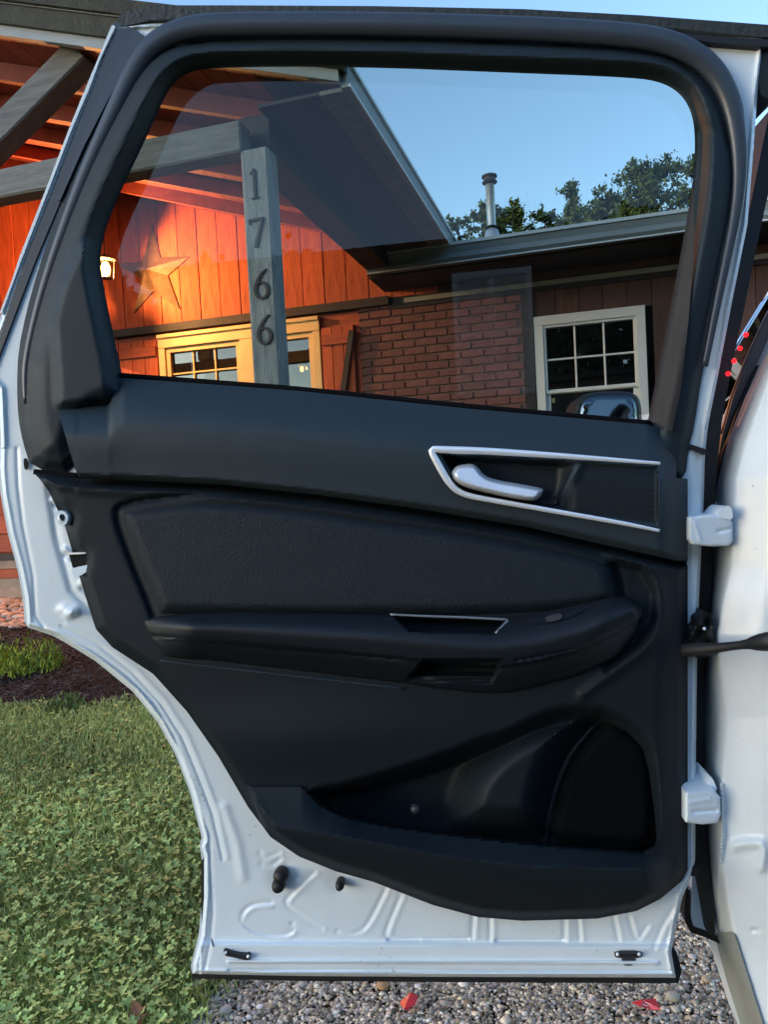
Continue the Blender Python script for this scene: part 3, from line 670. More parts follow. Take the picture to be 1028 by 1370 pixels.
def scatter(name, n, xy, protos, scl, m, tone, zoff=0.0, tilt=1.0, seedv=1, **k):
    """many small solids in one mesh; protos: list of (V, T)"""
    r = np.random.default_rng(seedv); P = xy(r, n); n = len(P); pid = r.integers(0, len(protos), n); VV, TT, CC, off = [], [], [], 0
    for j, (pv, pt) in enumerate(protos):
        q = np.where(pid == j)[0]
        if not len(q): continue
        kk = len(q); a = r.uniform(0, 2 * np.pi, kk); b = r.uniform(-1, 1, kk) * tilt; c = r.uniform(-1, 1, kk) * tilt
        s = scl(r, kk); s = s if s.ndim == 2 else np.repeat(s[:, None], 3, 1)
        v = pv[None] * s[:, None, :]
        def rot(v, ang, i, j2):
            ca, sa = np.cos(ang)[:, None], np.sin(ang)[:, None]; o = v.copy(); o[..., i] = v[..., i] * ca - v[..., j2] * sa; o[..., j2] = v[..., i] * sa + v[..., j2] * ca; return o
        v = rot(v, b, 1, 2); v = rot(v, c, 0, 2); v = rot(v, a, 0, 1)
        v = v + P[q][:, None, :]; v[..., 2] += zoff
        VV.append(v.reshape(-1, 3)); TT.append((pt[None] + (np.arange(kk) * len(pv))[:, None, None]).reshape(-1, 3) + off); off += kk * len(pv)
        tn = tone(r, kk, P[q]); CC.append(np.repeat(tn, len(pv), 0))
    return mk_np(name, np.vstack(VV), np.vstack(TT), m, colors=np.vstack(CC), **k)
def ico(j, sub=1, seedv=0, flat=.6):
    import bmesh
    bm = bmesh.new(); bmesh.ops.create_icosphere(bm, subdivisions=sub, radius=1); r = np.random.default_rng(seedv)
    V = np.array([tuple(v.co) for v in bm.verts]); T = np.array([[v.index for v in f.verts] for f in bm.faces]); bm.free()
    V *= 1 + r.uniform(-j, j, (len(V), 1)); V[:, 2] *= flat; return V, T
stones = [ico(.22, 1, s, .6) for s in range(5)]
M['pebble'] = mat('pebble', (1, 1, 1), .9, attr=True, spec=.2)
M['leaf'] = mat('grass_leaf', (1, 1, 1), .6, attr=True, spec=.25)
def edge_x(y): return np.interp(y, [1.0,1.4,1.62,1.9,2.1,2.6], [-.48,-.43,-.37,-.1,.3,1.2])
def gravel_xy(x0, x1, y0, y1):
    def f(r, n):
        x = r.uniform(x0, x1, n); y = r.uniform(y0, y1, n); k = x > edge_x(y) - .03 + r.normal(0, .025, n)
        return np.stack([x, y, np.zeros(n)], 1)[k]
    return f
def g_tone(r, n, P):
    g = np.clip(r.lognormal(math.log(.34), .6, n), .03, .85); t = r.uniform(-1, 1, n)
    return np.stack([g * (1.12 + .10 * t), g * (.97 + .02 * t), g * (.74 - .12 * t)], 1)
gsc = lambda r, n: (r.lognormal(math.log(.0037), .30, n)[:, None] * r.uniform(.75, 1.3, (n, 3)))
scatter('gravel', 74000, gravel_xy(-.55, 1.5, 1.18, 1.95), stones[:3], gsc, M['pebble'], g_tone, .001, .5, 3, kind='stuff')
scatter('gravel', 16000, gravel_xy(-.4, 2.2, .1, 1.18), stones[:2], lambda r, n: gsc(r, n) * 1.5, M['pebble'], g_tone, .001, .5, 4, kind='stuff')

# lawn: blades and clover leaves, one mass
def leafv(kind):
    if kind == 'blade':
        V = np.array([(-.5,0,0),(.5,0,0),(-.35,.1,.55),(.35,.1,.55),(0,.42,1.0)], float); T = np.array([(0,1,3),(0,3,2),(2,3,4)])
    else:
        V = [(0,0,0)]; T = []
        for a in range(3):                                     # three rounded leaflets on a short stem
            c = a * 2.094; ring = [(.15, -.25), (.62, -.42), (1.0, -.18), (.9, 0), (1.0, .18), (.62, .42), (.15, .25)]
            b = len(V); V += [(x * math.cos(c) - y * math.sin(c), x * math.sin(c) + y * math.cos(c), .12 * x) for x, y in ring]
            T += [(0, b + i, b + i + 1) for i in range(6)]
        V = np.array(V, float); T = np.array(T)
    return V, T
def lawn_xy(x0, x1, y0, y1):
    def f(r, n):
        x = r.uniform(x0, x1, n); y = r.uniform(y0, y1, n)
        k = (x < edge_x(y) - .005 + r.normal(0, .03, n)) | (y > 2.0) & (x < edge_x(y))
        k &= y < 3.74 + .07 * np.sin(x * 5) + .04 * np.sin(x * 17) + r.normal(0, .03, n)
        return np.stack([x, y, np.zeros(n)], 1)[k]
    return f
def patch(P):
    return .5 + .25 * np.sin(P[:, 0] * 5.1 + 1.3 * np.sin(P[:, 1] * 3.7)) + .25 * np.sin(P[:, 1] * 7.3 + P[:, 0] * 2.9)
def l_tone(dry):
    def f(r, n, P):
        b = r.uniform(.5, 1.3, n) * (.75 + .5 * patch(P)); y = r.uniform(0, 1, n) ** 2 * dry
        c = np.stack([.150 + .22 * y, .190 + .13 * y, .058 + .06 * y], 1) * b[:, None] * 2.35
        st = r.random(n) < .04 * dry; c[st] = np.array([.30, .25, .14]) * b[st][:, None]
        return c
    return f
bl, cv = leafv('blade'), leafv('clover')
near = (-1.35, .1, 1.22, 2.1); far_ = (-2.9, .9, 2.1, 3.85)
def bsc(h): return lambda r, n: np.stack([r.uniform(.0026, .0052, n), r.uniform(.6, 1.3, n) * h * .9, r.uniform(.5, 1.3, n) * h], 1)
scatter('lawn_grass', 52000, lawn_xy(*near), [bl], bsc(.036), M['leaf'], l_tone(.35), 0, .75, 5, kind='stuff')
scatter('lawn_grass', 85000, lawn_xy(*far_), [bl], lambda r, n: bsc(.042)(r, n) * [1.5, 1, 1], M['leaf'], l_tone(.5), 0, .7, 6, kind='stuff')
scatter('clover', 15000, lambda r, n: (lambda p: p[r.random(len(p)) > (p[:, 1] - 1.5) / 1.3 * .85])(lawn_xy(-1.7, .3, 1.22, 2.8)(r, n)) + np.array([0, 0, 1]) * r.uniform(.008, .034, (1, 1)), [cv], lambda r, n: r.uniform(.006, .0125, n), M['leaf'], l_tone(.05), .022, .6, 7, kind='stuff')
scatter('clover', 5000, lawn_xy(*far_), [cv], lambda r, n: r.uniform(.007, .013, n), M['leaf'], l_tone(.08), .030, .65, 8, kind='stuff')
# far grass beyond what shows: coarse tufts
scatter('far_grass', 16000, lambda r, n: np.stack([r.uniform(-7, -2.9, n), r.uniform(.6, 3.7, n), np.zeros(n)], 1), [bl], lambda r, n: bsc(.05)(r, n) * [3, 1, 1], M['leaf'], l_tone(.8), 0, .7, 9, kind='stuff')
# mulch shreds
chip = (np.array([(-1,-.12,0),(1,-.1,0),(1,.12,.04),(-1,.1,.02),(0,0,.12)], float), np.array([(0,1,4),(1,2,4),(2,3,4),(3,0,4)]))
def m_xy(r, n):
    x = r.uniform(-4.6, 1.0, n); y = r.uniform(3.66, 6.3, n); k = y < 6.15 - .0 * x + .1 * np.sin(x * 3); return np.stack([x, y, .012 * np.sin(x * 6) * np.sin(y * 5) + .01], 1)[k]
def m_tone(r, n, P):
    g = r.lognormal(math.log(.032), .6, n).clip(.008, .16); return np.stack([g * .82, g * .92, g * 1.0], 1)
scatter('mulch_shreds', 42000, m_xy, [chip], lambda r, n: r.uniform(.008, .032, n)[:, None] * np.array([1, 1, 1.5]), M['pebble'], m_tone, .006, .5, 10, kind='stuff')
def rk_xy(r, n): x = r.uniform(-6, .2, n); y = r.uniform(6.0, 8.4, n); k = y > 6.12 + .1 * np.sin(x * 3); return np.stack([x, y, np.zeros(n)], 1)[k]
scatter('river_rock', 5200, rk_xy, stones, lambda r, n: r.uniform(.018, .045, n)[:, None] * r.uniform(.7, 1.3, (n, 3)), M['pebble'],
        lambda r, n, P: (lambda g, t: np.stack([g * (1.05 + .12 * t), g * .96, g * (.90 - .06 * t)], 1))(r.uniform(.16, .5, n), r.random(n)), .01, .5, 11, kind='stuff')
M['rock'] = mat('pale_limestone', (.52,.47,.42), .9, var2=(.34,.30,.28), vscale=20, bump=.4, bscale=30)
rocks = [((6,808),.075,'flat pinkish rock at the top of the rock strip beside the wall'), ((10,826),.05,'round pale rock on the lower edge of the rock strip at the photo edge'), ((26,829),.055,'pale rock nearest the mulch and touching the car door edge'), ((24,812),.045,'small rock beside the door edge midway up the rock strip'), ((14,798),.05,'pinkish rock nearest the house wall at the left of the door')]
for i, ((px, py), sz, lab) in enumerate(rocks):
    V, T = ico(.15, 2, 50 + i, .55); g = G(px, py); o = mk_np('rock', V * sz * np.array([1.4, 1, 1]), T, M['rock'], smooth=True, label=lab, cat='rock', group='pale rocks along the house wall'); o.location = (g[0], g[1], .02); o.rotation_euler = (0, 0, i * 1.3)
peb = [((777+0,1349),.013,(.50,.42,.30),'round cream pebble on the gravel right of the red scraps'), ((865,1252),.010,(.50,.38,.24),'small tan pebble on the gravel beside the car sill')]
peb = [((901,1339),.0135,(.55,.48,.36),'round cream pebble on the gravel right of the red scraps'), ((946,1315),.010,(.52,.40,.26),'small tan pebble on the gravel close to the car sill'),
       ((512,1323),.014,(.48,.27,.13),'orange brown pebble on the gravel left of the square red scrap'), ((264,1322),.011,(.55,.52,.42),'long pale pebble in the grass below the door corner'), ((302,1357),.013,(.45,.41,.36),'pale pebble where the grass meets the gravel')]
for i, ((px, py), sz, c, lab) in enumerate(peb):
    V, T = ico(.06, 2, 80 + i, .6); g = G(px, py); o = mk_np('pebble', V * sz * np.array([1.0 + .7 * (i == 3), .9, 1]), T, mat('pebble_%s' % 'abcde'[i], c, .8, var=.15, vscale=60), smooth=True, label=lab, cat='pebble'); o.location = (g[0], g[1], .008); o.rotation_euler = (.15, .1, i)
# red scraps
M['redfoil'] = mat('red_plastic_film', (.62,.035,.05), .35, var=.1, vscale=60, coat=.3); M['white'] = mat('white_print', (.7,.66,.66), .5)
def scrap(pts, lab, marks):
    g0 = G(*np.mean(pts, 0), .014); V = []
    for i, (x, y) in enumerate(pts): p = G(x, y, .016 + .006 * ((i % 2) - .3)); V.append(tuple(p - g0))
    n = len(V); V2 = V + [(a, b, c - .0012) for a, b, c in V]
    f = [tuple(range(n)), tuple(range(2 * n - 1, n - 1, -1))] + [(i, (i + 1) % n, (i + 1) % n + n, i + n)[::-1] for i in range(n)]
    o = mk('red_scrap', V2, f, M['redfoil'], label=lab, cat='scrap', group='red scraps on the gravel'); o.location = tuple(g0)
    for ln in marks:
        P = [G(x, y, .0195) - g0 for x, y in ln]; v, f = tube_pts(P, .0007, 5, .5); mk('white_mark', v, f, M['white'], o)
    return o
scrap([(535,1341),(550,1327),(560,1332),(556,1343),(546,1352),(541,1350)], 'square red plastic scrap with a white squiggle on the gravel', [[(545,1334),(550,1333),(553,1336),(547,1340),(544,1345),(549,1345),(553,1341)], [(545,1334),(550,1341),(552,1346)]])
scrap([(846,1341),(860,1337),(878,1336),(884,1350),(872,1350),(858,1346)], 'long pointed red plastic scrap below the door corner, with white creases', [[(864,1341),(872,1344),(880,1347)], [(861,1344),(868,1346)]])
# fallen leaf and straw
def leaf_shape(name, px, py, L_, c, lab, rz):
    o_ = [(0,-1),(.25,-.6),(.6,-.5),(.42,-.2),(.75,.1),(.35,.2),(.3,.6),(0,1),(-.3,.6),(-.35,.2),(-.75,.1),(-.42,-.2),(-.6,-.5),(-.25,-.6)]
    V = [(x * L_, y * L_, L_ * (.25 * abs(x) + .15 * y * y)) for x, y in o_]; n = len(V); V2 = V + [(a, b, c_ - .0008) for a, b, c_ in V]
    V2 += [(0, 0, 0), (0, 0, -.0008)]; f = [(2 * n, i, (i + 1) % n) for i in range(n)] + [(2 * n + 1, (i + 1) % n + n, i + n) for i in range(n)] + [(i, i + n, (i + 1) % n + n, (i + 1) % n) for i in range(n)]
    o = mk(name, V2, f, mat('dead_leaf', c, .7, var=.3, vscale=60), label=lab, cat='leaf'); g = G(px, py, .03); o.location = tuple(g); o.rotation_euler = (.3, -.2, rz)
leaf_shape('fallen_leaf', 184, 1356, .028, (.30,.12,.05), 'curled reddish brown dead leaf lying in the grass at the bottom', .5)
v, f = tube_pts([G(478, 1367, .015), G(484, 1358, .02), G(489, 1347, .017)], .0012, 5); mk('straw', v, f, mat('straw', (.55,.47,.28), .7), label='short pale straw stem lying on the gravel', cat='straw')

# yellow-green perennial in the mulch
def bush(name, px, py, n, rad, h, cols, lab, cat):
    g = G(px, py); r = np.random.default_rng(int(px) + 50); e = empty(name, tuple(g), label=lab, cat=cat)
    P = []; 
    V0, T0 = leafv('blade'); VV, TT, CC = [], [], []
    for i in range(n):
        a = r.uniform(0, 6.28); q = rad * math.sqrt(r.random()); hh = h * r.uniform(.35, 1.0) * (1 - .5 * (q / rad) ** 2); base = np.array([q * math.cos(a), q * math.sin(a), hh * r.uniform(.1, .95)])
        az = r.uniform(0, 6.28); Rz = np.array([[math.cos(az), -math.sin(az), 0], [math.sin(az), math.cos(az), 0], [0, 0, 1]])
        v = (V0 * np.array([.012, .05, .035]) * r.uniform(.6, 1.2)) @ Rz.T + base; TT.append(T0 + len(V0) * i); VV.append(v); CC.append(np.repeat((np.array(cols[r.integers(0, len(cols))]) * r.uniform(.6, 1.25))[None], len(V0), 0))
    mk_np('foliage', np.vstack(VV), np.vstack(TT), M['leaf'], e, colors=np.vstack(CC), kind='stuff')
    st = []
    for i in range(10): a = i * .63; st.append(tube_pts([(0, 0, 0), (rad * .4 * math.cos(a), rad * .4 * math.sin(a), h * .4), (rad * .7 * math.cos(a), rad * .7 * math.sin(a), h * .7)], .003, 4))
    mk('stem', *join_vf(st), mat('green_stem', (.08,.12,.03), .7), e)
bush('flowering_plant', 40, 900, 900, .20, .26, [(.26,.34,.03), (.34,.38,.04), (.14,.22,.03)], 'bright yellow green low plant growing in the dark mulch beside the door', 'plant')
bush('flowering_plant', -14, 896, 500, .16, .24, [(.26,.34,.03), (.30,.34,.04)], 'small yellow green plant cut off by the left edge of the photo', 'plant')
bush('weed', 88, 952, 160, .10, .10, [(.14,.19,.05), (.10,.15,.04)], 'small pale green weed where the lawn meets the mulch', 'plant')

# ================================================================== THE HOUSE
house = empty('house', tuple(H0), -HA, label='red board and brick house with lit gabled porch, grey trim, white gridded window', cat='house')
def hb(name, s0, s1, o0, o1, h0, h1, m, parent=None, b=0.0, **k):
    """box in house coordinates: s along the front, o out from the wall, h up"""
    return box(name, s0, s1, -o1, -o0, h0, h1, m, parent or house, b, **k)
def sub(o, parent):  # o already placed in house coordinates
    o.parent = parent; o.location = Vector(o.location) - Vector(parent.location); return o
wood = dict(bump=.35, bscale=22)
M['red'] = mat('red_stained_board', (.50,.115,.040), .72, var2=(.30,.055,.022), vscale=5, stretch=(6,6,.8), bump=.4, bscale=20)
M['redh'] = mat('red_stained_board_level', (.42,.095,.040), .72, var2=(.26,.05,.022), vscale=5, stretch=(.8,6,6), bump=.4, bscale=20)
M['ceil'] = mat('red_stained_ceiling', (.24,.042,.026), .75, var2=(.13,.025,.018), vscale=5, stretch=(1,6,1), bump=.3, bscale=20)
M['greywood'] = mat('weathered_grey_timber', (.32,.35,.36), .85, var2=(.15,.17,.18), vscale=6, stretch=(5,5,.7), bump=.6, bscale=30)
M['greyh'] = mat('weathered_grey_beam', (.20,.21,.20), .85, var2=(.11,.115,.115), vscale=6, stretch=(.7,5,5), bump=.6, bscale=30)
M['fascia'] = mat('grey_painted_fascia', (.27,.31,.325), .6, var=.2, vscale=5, stretch=(.6,3,3), bump=.15, bscale=20)
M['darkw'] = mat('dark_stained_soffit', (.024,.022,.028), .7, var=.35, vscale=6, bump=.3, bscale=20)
M['shingle'] = mat('dark_mossy_shingle', (.032,.030,.028), .95, var2=(.055,.058,.036), vscale=12, bump=.8, bscale=60)
M['cream'] = mat('cream_window_paint', (.72,.56,.27), .5, var=.12, vscale=8)
M['whitew'] = mat('white_vinyl_frame', (.74,.78,.80), .45, var=.06, vscale=6)
M['brick'] = mat('dark_red_brick', (.20,.088,.086), .85, var2=(.13,.060,.060), vscale=14, bump=.7, bscale=60)
M['mortar'] = mat('grey_mortar', (.20,.14,.135), .95, var=.2, vscale=30, bump=.4, bscale=80)
M['brown'] = mat('dark_brown_board', (.095,.048,.038), .75, var=.35, vscale=5, stretch=(6,6,.7), bump=.4, bscale=20)
M['pane'] = glass_mat('window_pane', (.5,.5,.5), refl=3.2, ior=1.5)
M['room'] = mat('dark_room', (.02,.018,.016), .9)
M['stone'] = mat('tan_stone_sill', (.34,.27,.21), .85, var=.25, vscale=12, bump=.4, bscale=40)
PS = .325                                            # porch roof pitch
def ru(s): return 3.05 + PS * (.60 - s)               # underside of the porch roof at s
RIDGE = -3.4
# gable wall: one board each, cut to the roof line
gw = hb('gable_wall', -7.2, -2.2, -.16, -.03, .0, 2.72, M['redh']); hb('gable_wall', -.56, .42, -.16, -.031, .0, 2.72, M['redh']); hb('gable_wall', -2.2, -.56, -.16, -.03, .0, 1.42, M['redh']); hb('gable_wall', -2.2, -.56, -.16, -.03, 2.58, 2.72, M['redh'])
bw = .215; s = -6.9; i = 0
while s < .50:
    e1 = s + bw - .010; lim = lambda q: min(ru(q), ru(2 * RIDGE - q)) + .02
    base = 2.72; pts = [(s, base), (e1, base), (e1, lim(e1)), (s, lim(s))]
    if s < RIDGE < e1: pts.insert(3, (RIDGE, lim(RIDGE)))
    c = (s + bw / 2); oy = -.028 - (.004 if i % 2 else 0) - random.uniform(0, .003)
    v, f = prism_vf([(x - c, z) for x, z in pts], oy, 0.0); mk('siding_board', v, f, M['red'], sub(gw, house) if False else house).location = (c, 0, 0)
    s += bw; i += 1
hb('backing_wall', -7.0, .55, -.12, -.01, 2.72, 3.0, M['gap'])
v, f = prism_vf([(-6.9, 2.9), (.5, 2.9), (.5, ru(.5)), (RIDGE, ru(RIDGE)), (-6.9, ru(2 * RIDGE + 6.9))], .002, .1); mk('gable_backing', v, f, M['gap'], house)
# level boards below the ledge, one each
hh = .52; k_ = 0
while hh < 2.64:
    for s0, s1 in ((-6.9, -4.4), (-4.39, -2.72), (-2.26, -2.22) if False else (-4.39, -2.71)):
        if (s0, s1) == (-4.39, -2.71): continue
        hb('lap_board', s0, s1, -.028, .012 + .004 * (k_ % 2), hh, hh + .19, M['redh'])
    hh += .20; k_ += 1
hb('lap_wall', -2.71, -2.2, -.028, .008, .5, 2.64, M['redh']); hb('lap_wall', -.56, -.14, -.028, .008, .5, 2.64, M['redh']); hb('lap_wall', -2.2, -.56, -.028, .008, .5, 1.40, M['redh']); hb('lap_wall', -2.2, -.56, -.028, .008, 2.59, 2.64, M['redh'])
hb('ledge_board', -6.9, .16, -.02, .060, 2.66, 2.735, M['darkw'])
hb('base_board', -6.9, -.2, -.02, .05, .43, .50, M['darkw'])
hb('base_sill', -6.9, -.2, -.02, .035, .34, .43, M['stone']); hb('base_board', -6.9, -.2, -.02, .045, .24, .335, M['redh']); hb('foundation', -6.9, -.2, -.04, .02, -.05, .235, M['stone'])
# shutters (plank + battens)
def shutter(s0, s1, h0, h1, diag=False):
    o = hb('shutter', s0, s1, .01, .03, h0, h1, M['red']); w3 = (s1 - s0) / 3
    for j in range(3): sub(hb('plank', s0 + j * w3 + .004, s0 + (j + 1) * w3 - .004, .031, .045, h0 + .005, h1 - .005, M['red']), o)
    for z in (h1 - .17, h0 + .08): sub(hb('batten', s0 + .01, s1 - .01, .046, .064, z, z + .10, M['redh'], b=.004), o)
    if diag:
        v, f = beam_vf((s0 + .03, -.055, h0 + .20), (s1 - .03, -.055, h1 - .19), .018, .08, (0, -1, 0)); mk('brace', v, f, M['redh'], None); q = bpy.context.scene.collection.objects['brace'] if False else None
    return o
shutter(-2.69, -2.25, 1.45, 2.60); shutter(-.51, -.19, 1.45, 2.52)
v, f = beam_vf((-.40, -.060, 1.50), (-.20, -.060, 2.46), .03, .05, (1, 0, 0)); mk('shutter_brace', v, f, M['darkw'], house)
# lit window: cream frame, two sashes
def frame_of(parts, m, name, parent=None, **k):
    v, f = join_vf([box_vf(a, b, -d, -c, e, g, .003) for a, b, c, d, e, g in parts]); return mk(name, v, f, m, parent or house, **k)
wn = frame_of([(-2.235,-.52,-.02,.055,2.50,2.60),(-2.235,-.52,-.02,.075,2.595,2.63),(-2.235,-2.165,-.02,.05,1.45,2.50),(-1.345,-1.195,-.02,.05,1.45,2.50),(-.59,-.52,-.02,.05,1.45,2.50),(-2.28,-.47,-.02,.08,1.38,1.45)], M['cream'], 'window')
def sash(s0, s1, h0, h1, nx, hs, m, par, t=.045, o0=-.02, o1=.03, mt=.018):
    pr = [(s0, s1, o0, o1, h1 - t, h1), (s0, s1, o0, o1, h0, h0 + t), (s0, s0 + t, o0, o1, h0 + t, h1 - t), (s1 - t, s1, o0, o1, h0 + t, h1 - t)]
    sa = frame_of(pr, m, 'sash', par)
    ww = s1 - s0 - 2 * t; mu = [(s0 + t + ww * i / nx - mt / 2, s0 + t + ww * i / nx + mt / 2, o0 + .012, o0 + .028, h0 + t, h1 - t) for i in range(1, nx)]
    mu += [(s0 + t, s1 - t, o0 + .013, o0 + .027, z - mt / 2, z + mt / 2) for z in hs]
    if mu: frame_of(mu, m, 'muntin', par)
    xs = [s0 + t + ww * i / nx for i in range(nx + 1)]; zs = [h0 + t] + list(hs) + [h1 - t]
    for a, b in zip(xs[:-1], xs[1:]):
        for c, d in zip(zs[:-1], zs[1:]):
            p = box('pane', a + .001, b - .001, -(o0 + .008), -(o0 + .002), c + .001, d - .001, M['pane'], par)
sash(-2.16, -1.35, 1.46, 2.495, 3, [1.80, 2.13, 2.245] if False else [1.70, 1.97, 2.24], M['cream'], wn)
sash(-1.19, -.595, 1.46, 2.495, 2, [], M['cream'], wn)
def rail_cut(): pass
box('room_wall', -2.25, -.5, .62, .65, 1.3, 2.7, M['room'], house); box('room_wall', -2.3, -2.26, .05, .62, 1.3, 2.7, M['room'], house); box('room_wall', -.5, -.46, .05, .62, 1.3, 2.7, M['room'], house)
# warm glow in the right sash, given by an added lamp
M['warm'] = emit_mat('warm_bulb', (1.0, .55, .12), 5.0)
v, f = lathe_vf([(0, .028), (.014, .022), (.02, 0), (.014, -.02), (0, -.028)], 12); c_ = H(404, 494, -.3)
lampb = empty('added_lamp', (0, 0, 0), label='added lamp giving a small warm glow behind the window right of the number post', cat='lamp'); p3 = Vector(H0) + Vector(HE) * c_[0] - Vector(HN) * .3 + Vector((0, 0, c_[1])); lampb.location = p3
mk('bulb', v, f, M['warm'], lampb, smooth=True); q = mk('bulb', v, f, M['warm'], lampb, smooth=True); q.location = (.045, .02, .01); q.scale = (.5, .5, .6); mk('lamp_stem', *lathe_vf([(.004, -.02), (.006, -.12), (.03, -.13), (.03, -.14)], 10), M['darkw'], lampb)
v, f = lathe_vf([(.02, .085), (.022, .08), (.045, .03), (.043, .03)], 12); mk('lamp_shade', v, f, M['cream'], lampb)

# brick wall, every brick its own block
br = hb('brick_wall', -.14, 1.34, -.12, -.006, 0, 2.70, M['mortar']); v, f = box_vf(-.0975, .0975, -.012, .012, -.0285, .0285, .003)
b0 = mk('brick', v, f, M['brick'], br); first = True; h = .035; row = 0
while h < 2.68:
    s = -.14 + (.0975 if row % 2 == 0 else 0.0)
    while s < 1.345:
        hw = .0975
        a, b = max(s - hw, -.14), min(s + hw, 1.34)
        if b - a > .03:
            o = b0 if first else link_copy(b0, br); first = False
            o.location = Vector(((a + b) / 2, random.uniform(-.003, .003), h)) - Vector(br.location); o.scale = ((b - a) / .195, 1, 1); o.rotation_euler = (0, random.uniform(-.006, .006), random.uniform(-.01, .01))
        s += .207
    h += .0715 * 1.02; row += 1
# brown boards and the white window
hb('corner_board', 1.345, 1.43, -.05, .035, 0, 2.72, M['darkw'])
s = 1.432
while s < 4.2:
    if s + .2 < 1.44 or s > 2.36 or True:
        segs = [(0, 2.72)] if (s > 2.32 or s + .196 < 1.46) else [(0, 1.10), (2.40, 2.72)]
        for z0, z1 in segs: hb('siding_board', s, s + .190, -.03, random.uniform(-.002, .003), z0, z1, M['brown'])
    s += .196
hb('wing_backing', 1.4, 4.2, -.08, -.032, 0, 1.05, M['gap']); hb('wing_backing', 1.4, 4.2, -.08, -.032, 2.42, 2.72, M['gap']); hb('wing_backing', 2.34, 4.2, -.08, -.032, 1.05, 2.42, M['gap'])
ww = frame_of([(1.44,2.35,-.04,.03,2.325,2.405),(1.44,1.515,-.04,.03,1.10,2.325),(2.275,2.35,-.04,.03,1.10,2.325),(1.42,2.37,-.04,.05,1.04,1.10)], M['whitew'], 'window')
sash(1.515, 2.275, 1.74, 2.325, 3, [2.03], M['whitew'], ww, t=.022, o0=-.03, o1=.015, mt=.016)
sash(1.515, 2.275, 1.10, 1.775, 1, [], M['whitew'], ww, t=.04, o0=-.045, o1=-.008)
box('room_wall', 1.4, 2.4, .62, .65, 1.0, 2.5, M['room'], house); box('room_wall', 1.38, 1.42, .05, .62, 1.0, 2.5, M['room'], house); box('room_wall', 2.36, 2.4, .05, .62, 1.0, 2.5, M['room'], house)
st = H(735, 536, -.04); hb('sticker', st[0] - .05, st[0] + .055, -.036, -.034, st[1] - .025, st[1] + .02, mat('yellow_sticker', (.55,.48,.16), .6), ww) if False else sub(hb('sticker', st[0] - .05, st[0] + .05, -.036, -.034, st[1] - .022, st[1] + .02, mat('yellow_sticker', (.55,.48,.16), .6)), ww)
sub(hb('curtain', 1.53, 1.78, -.12, -.10, 1.70, 2.02, mat('brown_curtain', (.20,.12,.07), .8, var=.2)), ww)
# wing eave: gutter, soffit, frieze, roof
frz = hb('frieze_board', .16, 4.3, .0, .022, 2.62, 2.72, M['darkw']); hb('frieze_trim', .30, 4.3, .022, .04, 2.66, 2.70, M['fascia'])
hb('soffit_board', .12, 4.3, .0, .50, 2.78, 2.80, M['darkw']); hb('eave_wall', .12, 4.3, -.05, .02, 2.722, 2.78, M['brown'])
gp = [(.50,2.80),(.58,2.80),(.605,2.83),(.60,2.87),(.62,2.93),(.62,2.945),(.605,2.945),(.60,2.93),(.515,2.93),(.50,2.95)]
V = [(.13, -o, z) for o, z in gp] + [(4.3, -o, z) for o, z in gp]; n = len(gp)
gt = mk('gutter', V, [tuple(range(n)), tuple(range(2 * n - 1, n - 1, -1))] + [(i, (i + 1) % n, (i + 1) % n + n, i + n) for i in range(n)], M['fascia'], house)
hb('gutter_lip', .13, 4.3, .622, .630, 2.925, 2.95, M['whitew'])
hb('gutter_lip', .13, 4.3, .586, .594, 2.792, 2.802, M['whitew'])
WS = .30
v, f = prism_vf([(-.62, 2.95), (3.6, 2.95 + WS * 4.22), (3.6, 2.85 + WS * 4.22), (-.50, 2.80)], 0, 4.05)   # (y, z) profile pushed along s
V = [(.25 + b, a, c) for a, b, c in [(q[0], q[1], q[2]) for q in v]]; mk('wing_roof', V, f, M['shingle'], house)
# porch roof slabs, rafters and trim
o_f, o_b = 3.18, -1.0
def slab(name, s0, s1, za, zb_, th, of, ob, m):
    V = [(s0, -of, za), (s1, -of, zb_), (s1, -ob, zb_), (s0, -ob, za)]; V += [(a, b, c + th) for a, b, c in V]
    return mk(name, V, [(3,2,1,0),(4,5,6,7),(0,1,5,4),(1,2,6,5),(2,3,7,6),(3,0,4,7)], m, house)
SE = .80
# ceiling: individual deck boards running front to back
nb = 26; wd_ = (SE - RIDGE) / nb
for i in range(nb):
    a, b = RIDGE + i * wd_ + .003, RIDGE + (i + 1) * wd_ - .003
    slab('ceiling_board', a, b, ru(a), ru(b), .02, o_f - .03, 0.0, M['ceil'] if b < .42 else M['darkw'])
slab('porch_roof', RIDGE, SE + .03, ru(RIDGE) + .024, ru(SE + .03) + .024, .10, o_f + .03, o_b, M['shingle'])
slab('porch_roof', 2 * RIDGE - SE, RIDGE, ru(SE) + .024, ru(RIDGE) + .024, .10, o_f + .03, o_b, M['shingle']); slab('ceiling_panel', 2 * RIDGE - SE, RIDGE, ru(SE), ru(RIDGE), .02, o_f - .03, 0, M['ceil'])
def rake(name, o0, o1, drop, th, m, s0=RIDGE, s1=SE, mirror=True):
    for mir_ in ((0, 1) if mirror else (0,)):
        V = []
        for s_, z_ in ((s0, ru(s0)), (s1, ru(s1))):
            ss_ = 2 * RIDGE - s_ if mir_ else s_
            V += [(ss_, -o0, z_ - drop), (ss_, -o1, z_ - drop), (ss_, -o1, z_ - drop + th), (ss_, -o0, z_ - drop + th)]
        mk(name, V, [(0,1,2,3),(7,6,5,4),(0,4,5,1),(1,5,6,2),(2,6,7,3),(3,7,4,0)], m, house)
rake('rake_fascia', 3.15, 3.185, .03, .15, M['fascia']); rake('drip_strip', 3.185, 3.205, .105 - .24, .022, M['fascia'])
rake('shingle_edge', 3.18, 3.23, -.16 + .02, .075, M['shingle'])
